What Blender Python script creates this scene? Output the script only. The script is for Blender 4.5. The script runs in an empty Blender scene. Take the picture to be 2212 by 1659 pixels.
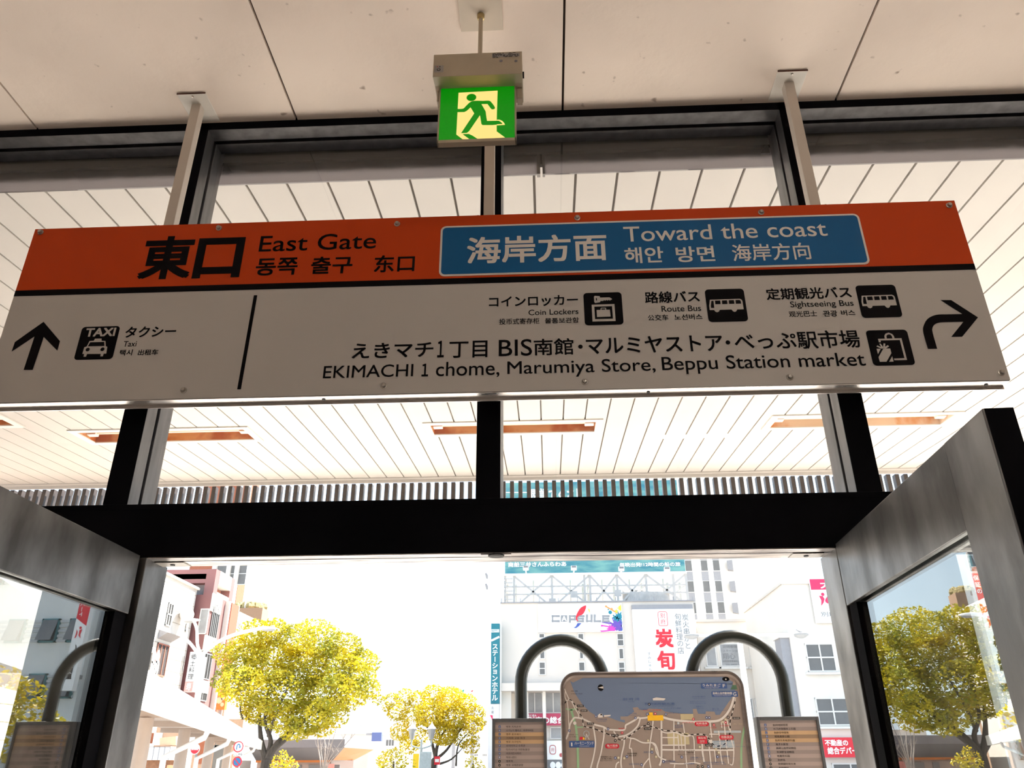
import bpy, bmesh, math, random
from math import sin, cos, pi, radians, atan2, hypot
from mathutils import Vector, Matrix

scene = bpy.context.scene
COL = scene.collection
random.seed(11)

# ---------------------------------------------------------------- camera
FPX, PW, PH = 1690.2, 2212, 1659
PITCH, YAW, ROLL = radians(25.796), radians(-2.447), radians(-0.246)
EYE = Vector((0.0, -1.89, 1.60))
_f = Vector((sin(YAW) * cos(PITCH), cos(YAW) * cos(PITCH), sin(PITCH)))
_r = Vector((cos(YAW), -sin(YAW), 0.0))
_u = _r.cross(_f)
CR = _r * cos(ROLL) + _u * sin(ROLL)
CU = -_r * sin(ROLL) + _u * cos(ROLL)
CF = _f
cam_data = bpy.data.cameras.new('camera')
cam_data.sensor_width = 36.0
cam_data.lens = 36.0 * FPX / PW
cam_data.clip_start = 0.02
cam_data.clip_end = 500
cam = bpy.data.objects.new('camera', cam_data)
COL.objects.link(cam)
cam.matrix_world = Matrix(((CR.x, CU.x, -CF.x, EYE.x), (CR.y, CU.y, -CF.y, EYE.y), (CR.z, CU.z, -CF.z, EYE.z), (0, 0, 0, 1)))
scene.camera = cam

# ---------------------------------------------------------------- sky, sun, exposure
world = bpy.data.worlds.new('sky')
scene.world = world
world.use_nodes = True
wn, wl = world.node_tree.nodes, world.node_tree.links
wn.clear()
w_out = wn.new('ShaderNodeOutputWorld')
w_bg = wn.new('ShaderNodeBackground')
w_tc = wn.new('ShaderNodeTexCoord')
w_sep = wn.new('ShaderNodeSeparateXYZ')
w_ramp = wn.new('ShaderNodeValToRGB')
wl.new(w_tc.outputs['Generated'], w_sep.inputs[0])
wl.new(w_sep.outputs['Z'], w_ramp.inputs[0])
wl.new(w_ramp.outputs[0], w_bg.inputs[0])
wl.new(w_bg.outputs[0], w_out.inputs[0])
el = w_ramp.color_ramp.elements
el[0].position, el[0].color = 0.0, (0.84, 0.94, 1.0, 1)
el[1].position, el[1].color = 1.0, (0.26, 0.40, 0.62, 1)
e2 = el.new(0.10); e2.color = (0.74, 0.90, 1.0, 1)
e3 = el.new(0.35); e3.color = (0.54, 0.70, 0.88, 1)
SKY, SUN, LAMP = 2.3, 24.0, 1.0
w_bg.inputs[1].default_value = SKY

sun_data = bpy.data.lights.new('sun', 'SUN')
sun_data.energy = SUN
sun_data.color = (1.0, 0.94, 0.84)
sun_data.angle = radians(0.6)
sun = bpy.data.objects.new('sun', sun_data)
COL.objects.link(sun)
SUN_DIR = Vector((0.66, 0.50, 1.0)).normalized()
sun.rotation_euler = SUN_DIR.to_track_quat('Z', 'Y').to_euler()
sun.location = (30, 5, 40)

scene.view_settings.view_transform = 'Standard'
scene.view_settings.look = 'None'
scene.view_settings.gamma = 1.0
scene.view_settings.use_curve_mapping = False
scene.view_settings.exposure = 0.15
cy = scene.cycles
cy.max_bounces, cy.diffuse_bounces, cy.glossy_bounces = 8, 5, 4
cy.transmission_bounces, cy.transparent_max_bounces = 4, 16
cy.caustics_reflective = cy.caustics_refractive = False
cy.sample_clamp_indirect = 6.0
cy.use_denoising = True

# ---------------------------------------------------------------- measuring
def ray(u, v):
    return CR * ((u - PW / 2) / FPX) + CU * (-(v - PH / 2) / FPX) + CF

def at(u, v, Y=None, Z=None, X=None):
    """the point of the place seen in the photograph at u, v, on the plane given"""
    d = ray(u, v)
    if Y is not None: t = (Y - EYE.y) / d.y
    elif Z is not None: t = (Z - EYE.z) / d.z
    else: t = (X - EYE.x) / d.x
    return EYE + d * t

# ---------------------------------------------------------------- materials
MATS = {}
def mat(name, col, rough=0.6, metal=0.0, noise=0.0, nscale=8.0, bump=0.0, bscale=60.0, spec=0.5, trans=0.0, emit=None, col2=None, stretch=(1, 1, 1), ramp=(0.35, 0.65), coat=0.0):
    if name in MATS: return MATS[name]
    m = bpy.data.materials.new(name); m.use_nodes = True
    n, l = m.node_tree.nodes, m.node_tree.links
    b = n['Principled BSDF']
    b.inputs['Roughness'].default_value = rough
    b.inputs['Metallic'].default_value = metal
    b.inputs['Specular IOR Level'].default_value = spec
    b.inputs['Base Color'].default_value = (*col, 1)
    if coat: b.inputs['Coat Weight'].default_value = coat; b.inputs['Coat Roughness'].default_value = 0.06
    tc = n.new('ShaderNodeTexCoord'); mp = n.new('ShaderNodeMapping'); mp.inputs['Scale'].default_value = stretch
    l.new(tc.outputs['Object'], mp.inputs[0])
    if noise or col2:
        t = n.new('ShaderNodeTexNoise'); t.inputs['Scale'].default_value = nscale; t.inputs['Detail'].default_value = 5
        l.new(mp.outputs[0], t.inputs['Vector'])
        r = n.new('ShaderNodeValToRGB')
        c2 = col2 if col2 else tuple(c * (1 - noise) for c in col)
        r.color_ramp.elements[0].color = (*c2, 1); r.color_ramp.elements[0].position = ramp[0]
        r.color_ramp.elements[1].color = (*col, 1); r.color_ramp.elements[1].position = ramp[1]
        l.new(t.outputs['Fac'], r.inputs[0]); l.new(r.outputs[0], b.inputs['Base Color'])
        if metal:
            q = n.new('ShaderNodeMapRange'); q.inputs['To Min'].default_value = min(1, rough + 0.15); q.inputs['To Max'].default_value = max(0.05, rough - 0.1)
            l.new(t.outputs['Fac'], q.inputs[0]); l.new(q.outputs[0], b.inputs['Roughness'])
    if bump:
        t2 = n.new('ShaderNodeTexNoise'); t2.inputs['Scale'].default_value = bscale; t2.inputs['Detail'].default_value = 4
        l.new(mp.outputs[0], t2.inputs['Vector'])
        bp = n.new('ShaderNodeBump'); bp.inputs['Strength'].default_value = bump; bp.inputs['Distance'].default_value = 0.01
        l.new(t2.outputs['Fac'], bp.inputs['Height']); l.new(bp.outputs[0], b.inputs['Normal'])
    if trans:
        o = n['Material Output']; mx = n.new('ShaderNodeMixShader'); tr = n.new('ShaderNodeBsdfTranslucent')
        tr.inputs[0].default_value = (*col, 1)
        if noise or col2: l.new(r.outputs[0], tr.inputs[0])
        mx.inputs[0].default_value = trans
        l.new(b.outputs[0], mx.inputs[1]); l.new(tr.outputs[0], mx.inputs[2]); l.new(mx.outputs[0], o.inputs[0])
    if emit:
        b.inputs['Emission Color'].default_value = (*emit[0], 1); b.inputs['Emission Strength'].default_value = emit[1]
    MATS[name] = m
    return m

def glass(name, tint=(1, 1, 1), f0=0.04, rough=0.0, haze=0.0, hazecol=(0.5, 0.5, 0.5)):
    """clear sheet: Fresnel reflection over straight transmission, the same from both faces"""
    if name in MATS: return MATS[name]
    m = bpy.data.materials.new(name); m.use_nodes = True
    n, l = m.node_tree.nodes, m.node_tree.links
    n.clear()
    o = n.new('ShaderNodeOutputMaterial'); mx = n.new('ShaderNodeMixShader')
    tr = n.new('ShaderNodeBsdfTransparent'); tr.inputs[0].default_value = (*tint, 1)
    gl = n.new('ShaderNodeBsdfGlossy'); gl.inputs['Roughness'].default_value = rough
    g = n.new('ShaderNodeNewGeometry'); d = n.new('ShaderNodeVectorMath'); d.operation = 'DOT_PRODUCT'
    l.new(g.outputs['Incoming'], d.inputs[0]); l.new(g.outputs['Normal'], d.inputs[1])
    def mth(op, a, b=None):
        q = n.new('ShaderNodeMath'); q.operation = op
        for i, x in enumerate((a, b)):
            if x is None: continue
            if isinstance(x, (int, float)): q.inputs[i].default_value = x
            else: l.new(x, q.inputs[i])
        return q.outputs[0]
    a = mth('ABSOLUTE', d.outputs['Value'])
    p = mth('POWER', mth('SUBTRACT', 1.0, a), 5.0)
    fr = mth('ADD', mth('MULTIPLY', p, 1.0 - f0), f0)
    l.new(fr, mx.inputs[0])
    base = tr.outputs[0]
    if haze:
        df = n.new('ShaderNodeBsdfTranslucent'); df.inputs[0].default_value = (*hazecol, 1)
        m2 = n.new('ShaderNodeMixShader'); m2.inputs[0].default_value = haze
        l.new(base, m2.inputs[1]); l.new(df.outputs[0], m2.inputs[2]); base = m2.outputs[0]
    l.new(base, mx.inputs[1]); l.new(gl.outputs[0], mx.inputs[2]); l.new(mx.outputs[0], o.inputs[0])
    MATS[name] = m
    return m

# ---------------------------------------------------------------- objects
def tag(o, label=None, cat=None, group=None, kind=None):
    if label: o['label'] = label
    if cat: o['category'] = cat
    if group: o['group'] = group
    if kind: o['kind'] = kind
    return o

def thing(name, label, cat, loc=(0, 0, 0), group=None, kind=None):
    o = bpy.data.objects.new(name, None); COL.objects.link(o)
    o.empty_display_size = 0.1
    o.location = loc
    return tag(o, label, cat, group, kind)

def origin_of(o):
    p = Vector((0, 0, 0))
    while o is not None:
        p += o.location; o = o.parent
    return p

class MB:
    """collects shapes given in the place's own metres; build() links them as ONE mesh object"""
    def __init__(s): s.v, s.f, s.m = [], [], []
    def add(s, vs, fs, m=0):
        k = len(s.v)
        s.v += [Vector(p) for p in vs]
        for f in fs: s.f.append([i + k for i in f]); s.m.append(m)
        return s
    def box(s, x0, x1, y0, y1, z0, z1, m=0):
        vs = [(x, y, z) for z in (z0, z1) for y in (y0, y1) for x in (x0, x1)]
        return s.add(vs, [(0, 2, 3, 1), (4, 5, 7, 6), (0, 1, 5, 4), (2, 6, 7, 3), (0, 4, 6, 2), (1, 3, 7, 5)], m)
    def beam(s, a, b, w, h, up=(0, 0, 1), m=0):
        a, b = Vector(a), Vector(b); d = (b - a).normalized(); up = Vector(up)
        r = d.cross(up)
        if r.length < 1e-5: r = d.cross(Vector((1, 0, 0)))
        r.normalize(); u = r.cross(d)
        vs = [p + r * (i * w / 2) + u * (j * h / 2) for p in (a, b) for i, j in ((-1, -1), (1, -1), (1, 1), (-1, 1))]
        return s.add(vs, [(0, 1, 2, 3), (7, 6, 5, 4), (0, 4, 5, 1), (1, 5, 6, 2), (2, 6, 7, 3), (3, 7, 4, 0)], m)
    def prism(s, pts, off, m=0, caps=True):
        """closed outline in 3D (counter-clockwise seen from its front), thickened backwards by off"""
        n = len(pts); off = Vector(off)
        vs = [Vector(p) for p in pts]; vs += [p + off for p in vs]
        fs = [(i, i + n, (i + 1) % n + n, (i + 1) % n) for i in range(n)]
        if caps: fs += [tuple(range(n)), tuple(range(2 * n - 1, n - 1, -1))]
        return s.add(vs, fs, m)
    def flat(s, pts, m=0): return s.add(pts, [tuple(range(len(pts)))], m)
    def tube(s, pts, r, seg=10, m=0, caps=True):
        pts = [Vector(p) for p in pts]; n = len(pts)
        rs = r if isinstance(r, (list, tuple)) else [r] * n
        vs = []; t0 = (pts[1] - pts[0]).normalized()
        ref = Vector((0, 0, 1)) if abs(t0.z) < 0.9 else Vector((1, 0, 0))
        x = (ref - t0 * ref.dot(t0)).normalized()
        for i, p in enumerate(pts):
            t = (pts[min(i + 1, n - 1)] - pts[max(i - 1, 0)]).normalized()
            x = (x - t * x.dot(t))
            if x.length < 1e-6: x = t.orthogonal()
            x.normalize(); y = t.cross(x)
            for k in range(seg):
                a = 2 * pi * k / seg
                vs.append(p + (x * cos(a) + y * sin(a)) * rs[i])
        fs = []
        for i in range(n - 1):
            for k in range(seg):
                k2 = (k + 1) % seg
                fs.append((i * seg + k, i * seg + k2, (i + 1) * seg + k2, (i + 1) * seg + k))
        if caps: fs += [tuple(range(seg - 1, -1, -1)), tuple(range((n - 1) * seg, n * seg))]
        return s.add(vs, fs, m)
    def lathe(s, prof, c, axis='Z', seg=16, m=0):
        """profile of (radius, height) pairs turned about an axis through c"""
        c = Vector(c); ax = {'Z': Vector((0, 0, 1)), 'Y': Vector((0, 1, 0)), 'X': Vector((1, 0, 0)), '-Y': Vector((0, -1, 0)), '-Z': Vector((0, 0, -1))}.get(axis, axis if isinstance(axis, Vector) else None)
        a = ax.orthogonal().normalized(); b = ax.cross(a)
        vs = []
        for r, h in prof:
            for k in range(seg):
                q = 2 * pi * k / seg
                vs.append(c + ax * h + (a * cos(q) + b * sin(q)) * max(r, 1e-5))
        fs = []
        for i in range(len(prof) - 1):
            for k in range(seg):
                k2 = (k + 1) % seg
                fs.append((i * seg + k, i * seg + k2, (i + 1) * seg + k2, (i + 1) * seg + k))
        fs += [tuple(range(seg - 1, -1, -1)), tuple(range((len(prof) - 1) * seg, len(prof) * seg))]
        return s.add(vs, fs, m)
    def ell(s, c, rx, ry, rz, seg=14, rings=8, m=0):
        pr = [(sin(pi * i / rings), -cos(pi * i / rings)) for i in range(rings + 1)]
        k = len(s.v); s.lathe(pr, (0, 0, 0), 'Z', seg, m)
        for i in range(k, len(s.v)):
            p = s.v[i]; s.v[i] = Vector((c[0] + p.x * rx, c[1] + p.y * ry, c[2] + p.z * rz))
        return s
    def build(s, name, mats, parent=None, smooth=False, bevel=0.0, bseg=2, loc=None):
        me = bpy.data.meshes.new(name)
        o = bpy.data.objects.new(name, me)
        if parent is not None: o.parent = parent; org = origin_of(parent)
        else:
            org = Vector(loc) if loc is not None else Vector((sum(p.x for p in s.v) / len(s.v), sum(p.y for p in s.v) / len(s.v), min(p.z for p in s.v)))
            o.location = org
        me.from_pydata([tuple(p - org) for p in s.v], [], s.f)
        if not isinstance(mats, (list, tuple)): mats = [mats]
        for m in mats: me.materials.append(m)
        me.polygons.foreach_set('material_index', s.m)
        if smooth:
            me.polygons.foreach_set('use_smooth', [True] * len(me.polygons))
            if smooth != 'all': me.set_sharp_from_angle(angle=radians(40))
        me.validate(); me.update()
        COL.objects.link(o)
        if bevel:
            b = o.modifiers.new('bevel', 'BEVEL'); b.width = bevel; b.segments = bseg; b.limit_method = 'ANGLE'; b.angle_limit = radians(40)
        return o

def struct(o): o['kind'] = 'structure'; return o

def copy_tree(o, parent=None):
    c = o.copy(); COL.objects.link(c)
    if parent is not None: c.parent = parent
    for ch in list(o.children): copy_tree(ch, c)
    return c

# ---------------------------------------------------------------- lettering
_tx = {}
def glyphs(body, bold=0.0, res=4):
    k = (body, bold, res)
    if k in _tx: return _tx[k]
    c = bpy.data.curves.new('t', 'FONT'); c.body = body; c.size = 1; c.resolution_u = res; c.offset = bold
    o = bpy.data.objects.new('t', c); COL.objects.link(o)
    dg = bpy.context.evaluated_depsgraph_get()
    me = bpy.data.meshes.new_from_object(o.evaluated_get(dg))
    vs = [v.co.copy() for v in me.vertices]; fs = [tuple(p.vertices) for p in me.polygons]
    bpy.data.objects.remove(o); bpy.data.curves.remove(c); bpy.data.meshes.remove(me)
    xs = [v.x for v in vs]; ys = [v.y for v in vs]
    _tx[k] = (vs, fs, min(xs), max(xs), min(ys), max(ys))
    return _tx[k]

class Face:
    """a flat face in the place: O origin, U to the right, V up, N towards the reader"""
    def __init__(s, O, U, V):
        s.O, s.U, s.V = Vector(O), Vector(U).normalized(), Vector(V).normalized()
        s.N = s.U.cross(s.V)
    def p(s, u, v, h=0.0): return s.O + s.U * u + s.V * v + s.N * h
    def px(s, x, y):
        """photograph pixel -> face coordinates"""
        d = ray(x, y); t = (s.O - EYE).dot(s.N) / d.dot(s.N)
        q = EYE + d * t - s.O
        return (q.dot(s.U), q.dot(s.V))
    def text(s, mb, body, u0, u1, v0, v1, h=0.001, bold=0.0, m=0, slant=0.0, res=4):
        vs, fs, a, b, c, d = glyphs(body, 0.0, res)
        sx = (u1 - u0) / (b - a); sy = (v1 - v0) / (d - c); e = bold * min(abs(sx), abs(sy))
        for k, (dx, dy) in enumerate(((-e, -e), (e, -e), (-e, e), (e, e)) if e else ((0, 0),)):   # heavier strokes: small side steps
            mb.add([s.p(u0 + (q.x - a) * sx + dx, v0 + (q.y - c) * sy + dy, h + k * 0.00003) for q in vs], fs, m)
    def vtext(s, mb, body, uc, v1, v0, w, h=0.001, bold=0.0, m=0, rot_bar=True):
        n = len(body); step = (v1 - v0) / n
        for i, ch in enumerate(body):
            cc = v1 - step * (i + 0.5)
            if ch in ' 　': continue
            if ch == 'ー': s.poly(mb, [(uc - w * .06, cc - step * .4), (uc + w * .06, cc - step * .4), (uc + w * .06, cc + step * .4), (uc - w * .06, cc + step * .4)], h, m); continue
            vs, fs, a, b, c, d = glyphs(ch, 0.0, 3)
            k = min(w / 0.95, step * .98 / 0.95)
            ox = (a + b) / 2; oy = (c + d) / 2
            for j, (dx, dy) in enumerate(((-1, -1), (1, -1), (-1, 1), (1, 1)) if bold else ((0, 0),)):
                mb.add([s.p(uc + (q.x - ox + dx * bold) * k, cc + (q.y - oy + dy * bold) * k, h + j * 0.0003) for q in vs], fs, m)
    def poly(s, mb, pts, h=0.001, m=0):
        a = sum(pts[i][0] * pts[(i + 1) % len(pts)][1] - pts[(i + 1) % len(pts)][0] * pts[i][1] for i in range(len(pts)))
        if a < 0: pts = pts[::-1]
        mb.flat([s.p(u, v, h) for u, v in pts], m)
    def rect(s, mb, u0, u1, v0, v1, h=0.001, m=0): s.poly(mb, [(u0, v0), (u1, v0), (u1, v1), (u0, v1)], h, m)
    def rrect(s, mb, u0, u1, v0, v1, r, h=0.001, m=0, seg=5):
        s.poly(mb, rr(u0, u1, v0, v1, r, seg), h, m)
    def disc(s, mb, u, v, r, h=0.001, m=0, n=20, ry=None):
        ry = ry or r
        s.poly(mb, [(u + r * cos(2 * pi * k / n), v + ry * sin(2 * pi * k / n)) for k in range(n)], h, m)
    def ribbon(s, mb, pts, w, h=0.001, m=0):
        n = len(pts); L, R = [], []
        for i in range(n):
            a = Vector(pts[max(i - 1, 0)]); b = Vector(pts[min(i + 1, n - 1)]); d = (b - a).normalized()
            q = Vector((-d.y, d.x)) * (w / 2); p = Vector(pts[i])
            L.append(p + q); R.append(p - q)
        for i in range(n - 1): s.poly(mb, [tuple(R[i]), tuple(R[i + 1]), tuple(L[i + 1]), tuple(L[i])], h, m)

def rr(u0, u1, v0, v1, r, seg=5):
    out = []
    for cx, cy_, a0 in ((u1 - r, v0 + r, -pi / 2), (u1 - r, v1 - r, 0), (u0 + r, v1 - r, pi / 2), (u0 + r, v0 + r, pi)):
        for k in range(seg + 1):
            a = a0 + pi / 2 * k / seg
            out.append((cx + r * cos(a), cy_ + r * sin(a)))
    return out

def smooth_path(pts, n=6):
    """Catmull-Rom through the points"""
    out = []
    P = [pts[0]] + list(pts) + [pts[-1]]
    for i in range(1, len(P) - 2):
        p0, p1, p2, p3 = (Vector(q) for q in P[i - 1:i + 3])
        for k in range(n):
            t = k / n
            out.append(tuple(0.5 * ((2 * p1) + (p2 - p0) * t + (2 * p0 - 5 * p1 + 4 * p2 - p3) * t * t + (3 * p1 - p0 - 3 * p2 + p3) * t ** 3)))
    out.append(tuple(pts[-1]))
    return out
# ================================================================ materials of the hall
M_CEIL = mat('cream_ceiling_board', (0.90, 0.775, 0.685), 0.75, noise=0.0, col2=(0.84, 0.715, 0.63), nscale=3.2, ramp=(0.22, 0.5), bump=0.25, bscale=14)
def add_specks(m, scale, lo, hi, col):
    n, l = m.node_tree.nodes, m.node_tree.links; b = n['Principled BSDF']
    src = b.inputs['Base Color'].links[0].from_socket
    tc = n.new('ShaderNodeTexCoord'); t = n.new('ShaderNodeTexNoise'); t.inputs['Scale'].default_value = scale; t.inputs['Detail'].default_value = 2
    l.new(tc.outputs['Object'], t.inputs['Vector'])
    r = n.new('ShaderNodeMapRange'); r.inputs['From Min'].default_value = lo; r.inputs['From Max'].default_value = hi
    l.new(t.outputs['Fac'], r.inputs[0])
    mx = n.new('ShaderNodeMix'); mx.data_type = 'RGBA'; l.new(r.outputs[0], mx.inputs['Factor']); l.new(src, mx.inputs['A']); mx.inputs['B'].default_value = (*col, 1)
    l.new(mx.outputs['Result'], b.inputs['Base Color'])
add_specks(M_CEIL, 22, 0.70, 0.78, (0.42, 0.32, 0.26))
M_RAIL = mat('dark_anodised_metal', (0.075, 0.073, 0.075), 0.42, 0.9, noise=0.25, nscale=5, stretch=(6, 6, 1))
M_DARK = mat('grey_anodised_metal', (0.19, 0.186, 0.19), 0.40, 0.9, noise=0.25, nscale=5, stretch=(6, 6, 1))
M_FRONT = mat('black_front_paint', (0.007, 0.0065, 0.008), 0.8, noise=0.3, nscale=4, spec=0.02)
M_STEEL = mat('stained_grey_steel', (0.215, 0.208, 0.205), 0.38, 0.9, col2=(0.075, 0.071, 0.069), nscale=5.0, stretch=(1.4, 1.4, 0.7), ramp=(0.40, 0.64), bump=0.05, bscale=30)
M_BLACK = mat('black_gasket', (0.012, 0.012, 0.013), 0.6, noise=0.3)
M_FLOOR = mat('hall_floor_tile', (0.52, 0.48, 0.44), 0.45, noise=0.2, nscale=2)
M_WALL = mat('hall_wall_paint', (0.72, 0.67, 0.62), 0.8, noise=0.12, nscale=2)
M_SOFFIT = mat('white_soffit_board', (0.605, 0.565, 0.525), 0.55, noise=0.04, nscale=3)
M_WHITE = mat('white_painted_metal', (0.82, 0.77, 0.71), 0.45, noise=0.06, nscale=6)
M_GLASS = glass('clear_glass')
M_SCREENGLASS = glass('screen_glass', tint=(0.93, 0.96, 0.95), f0=0.18)
M_SMOKE = glass('smoked_glass_strip', tint=(0.42, 0.40, 0.41), f0=0.06, haze=0.75, hazecol=(0.44, 0.415, 0.42))
M_TUBE = mat('lit_fluorescent_tube', (0.9, 0.9, 0.85), 0.4, emit=((1.0, 0.96, 0.88), 40.0), noise=0.02)

CEIL = 3.489
XS0, XS1 = -4.2, 4.2           # side walls of the hall
# ================================================================ hall shell
struct(MB().box(XS0, XS1, -6.0, 0.13, -0.12, 0.0).build('floor', M_FLOOR))
b = MB()
js = [XS0] + [-0.780 + 0.866 * k for k in range(-3, 6) if XS0 < -0.780 + 0.866 * k < XS1] + [XS1]
for i in range(len(js) - 1):
    b.box(js[i] + 0.0035, js[i + 1] - 0.0035, -6.0, 0.0, CEIL, CEIL + 0.012)
ceil = struct(b.build('ceiling', M_CEIL))
struct(MB().box(XS0, XS1, -6.0, 0.0, CEIL + 0.02, CEIL + 0.05).build('trim_20', mat('dark_joint', (0.10, 0.06, 0.04), 0.8, noise=0.2)))
struct(MB().box(XS0 - 0.1, XS0, -6.0, 0.13, 0.0, CEIL + 0.06).build('wall_left', M_WALL))
struct(MB().box(XS1, XS1 + 0.1, -6.0, 0.13, 0.0, CEIL + 0.06).build('wall_right', M_WALL))
struct(MB().box(XS0, XS1, -6.1, -6.0, 0.0, CEIL + 0.06).build('wall_back', M_WALL))

# ================================================================ glazed front: posts, rails, panes
def mullion(n, x0, x1, z0=2.197):
    b = MB()
    b.box(x0, x1, 0.0, 0.052, z0, CEIL)
    b.box(x0 + 0.012, x1 - 0.012, 0.052, 0.067, z0, CEIL)
    b.box(x0, x1, 0.067, 0.135, z0, CEIL)
    b.m = [1 if f == 2 else 0 for f in range(len(b.f))]
    return struct(b.build('trim_%d' % n, [M_DARK, M_FRONT], bevel=0.0015))
MX = [(-2.96, -2.895), (-2.03, -1.965), (-1.132, -1.067), (-0.174, -0.111), (0.770, 0.833), (1.70, 1.765), (2.64, 2.705)]
for i, (a, c) in enumerate(MX): mullion(i + 1, a, c)
b = MB()
b.box(XS0, XS1, 0.0, 0.052, 3.459, CEIL + 0.05); b.box(XS0, XS1, 0.052, 0.067, 3.472, CEIL + 0.05); b.box(XS0, XS1, 0.067, 0.113, 3.459, CEIL + 0.05)
b.m = [1 if f == 2 else 0 for f in range(len(b.f))]
struct(b.build('trim_10', [M_RAIL, M_FRONT], bevel=0.0012))
struct(MB().box(XS0, XS1, 0.1365, 0.150, 3.440, 3.62).build('trim_11', M_BLACK))
edges = [(XS0, MX[0][0])] + [(MX[i][1], MX[i + 1][0]) for i in range(len(MX) - 1)] + [(MX[-1][1], XS1)]
for i, (a, c) in enumerate(edges):
    struct(MB().box(a - 0.010 if i else a, c + 0.010 if i < len(edges) - 1 else c, 0.057, 0.063, 2.19, 3.470).build('window_%d' % (i + 1), M_GLASS))

# smoked strip hung just outside along the head of the glazing
ds = thing('smoked_strip', 'grey smoked strip running along the top outside of the upper windows', 'strip', (0, 0.152, 3.361))
for a, c in ((XS0, 0.005), (0.022, XS1)):
    MB().box(a, c, 0.152, 0.158, 3.361, 3.442).build('strip_pane', M_SMOKE, ds)
MB().box(-0.001, 0.010, 0.146, 0.163, 3.357, 3.442).box(0.0175, 0.0255, 0.147, 0.163, 3.357, 3.442).build('joint_clip', mat('clear_clip', (0.22, 0.2, 0.19), 0.3, noise=0.3), ds)
for x0, x1 in ((-1.065, -0.985), (0.708, 0.768)):
    s = 1 if x0 < -0.5 else -1
    xa = x0 if s > 0 else x1
    MB().prism([(xa, 0.1375, 3.455), (xa, 0.1375, 3.405), (xa + s * 0.030, 0.1375, 3.405)][::(1 if s > 0 else -1)], (0, 0.006, 0)).build('corner_bracket', M_DARK, ds)

# ---------------------------------------------------------------- doorway
door = struct(thing('door_1', 'wide open sliding doorway under a black lintel', 'doorway', (-0.15, 0.0, 0.0)))
DL, DR = -0.988, 0.693
b = MB()
b.box(XS0, XS1, 0.0, 0.036, 2.0615, 2.197); b.box(XS0, XS1, 0.036, 0.041, 2.066, 2.190); b.box(XS0, XS1, 0.041, 0.098, 2.0615, 2.197)
b.box(XS0, XS1, -0.0015, 0.0, 2.182, 2.1845)
lintel = b.build('lintel', M_FRONT, door, bevel=0.0012)
M_TRACK = mat('worn_track_metal', (0.42, 0.38, 0.36), 0.3, 0.85, col2=(0.11, 0.10, 0.10), nscale=7, stretch=(1.2, 14, 1), ramp=(0.4, 0.6))
MB().box(DL, DR, 0.004, 0.035, 2.0585, 2.0615).box(DL, DR, 0.042, 0.094, 2.0585, 2.0615).build('door_track', M_TRACK, door)
b = MB(); o = at(1072, 1199, Z=2.058)
b.lathe([(0.020, 0.0), (0.020, 0.004), (0.012, 0.0055)], (o.x, o.y, 2.0585), '-Z', 20)
MB().box(o.x - 0.037, o.x + 0.037, o.y - 0.011, o.y + 0.011, 2.0570, 2.0585).build('sensor_plate', M_TRACK, door)
b.build('door_sensor', M_BLACK, door)
for u, w in ((1745, 0.075), (372, 0.075)):
    o = at(u, 1196 if u > 1000 else 1218, Z=2.058)
    q = MB().box(o.x - w / 2, o.x + w / 2, 0.044, 0.090, 2.0565, 2.0585).build('stopper_plate', M_WHITE, door)
    MB().lathe([(0.006, 0), (0.006, 0.002)], (o.x, 0.066, 2.0565), '-Z', 12).build('screw_hole', M_BLACK, q)
for nm, x0, x1 in (('jamb', -1.235, DL), ('jamb', DR, 0.972)):
    b = MB()
    inner = DL if x0 < 0 else DR
    b.box(x0, x1, 0.002, 0.118, 0.0, 2.0612)
    b.build(nm, M_STEEL, door, bevel=0.002)
# dark stop bars where screens meet the jambs
# sidelights beyond the jambs
for i, (x0, x1) in enumerate(((XS0, -1.235), (0.972, XS1))):
    struct(MB().box(x0, x1, 0.057, 0.063, 0.0, 2.0612).build('window_%d' % (20 + i), M_GLASS))

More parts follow.
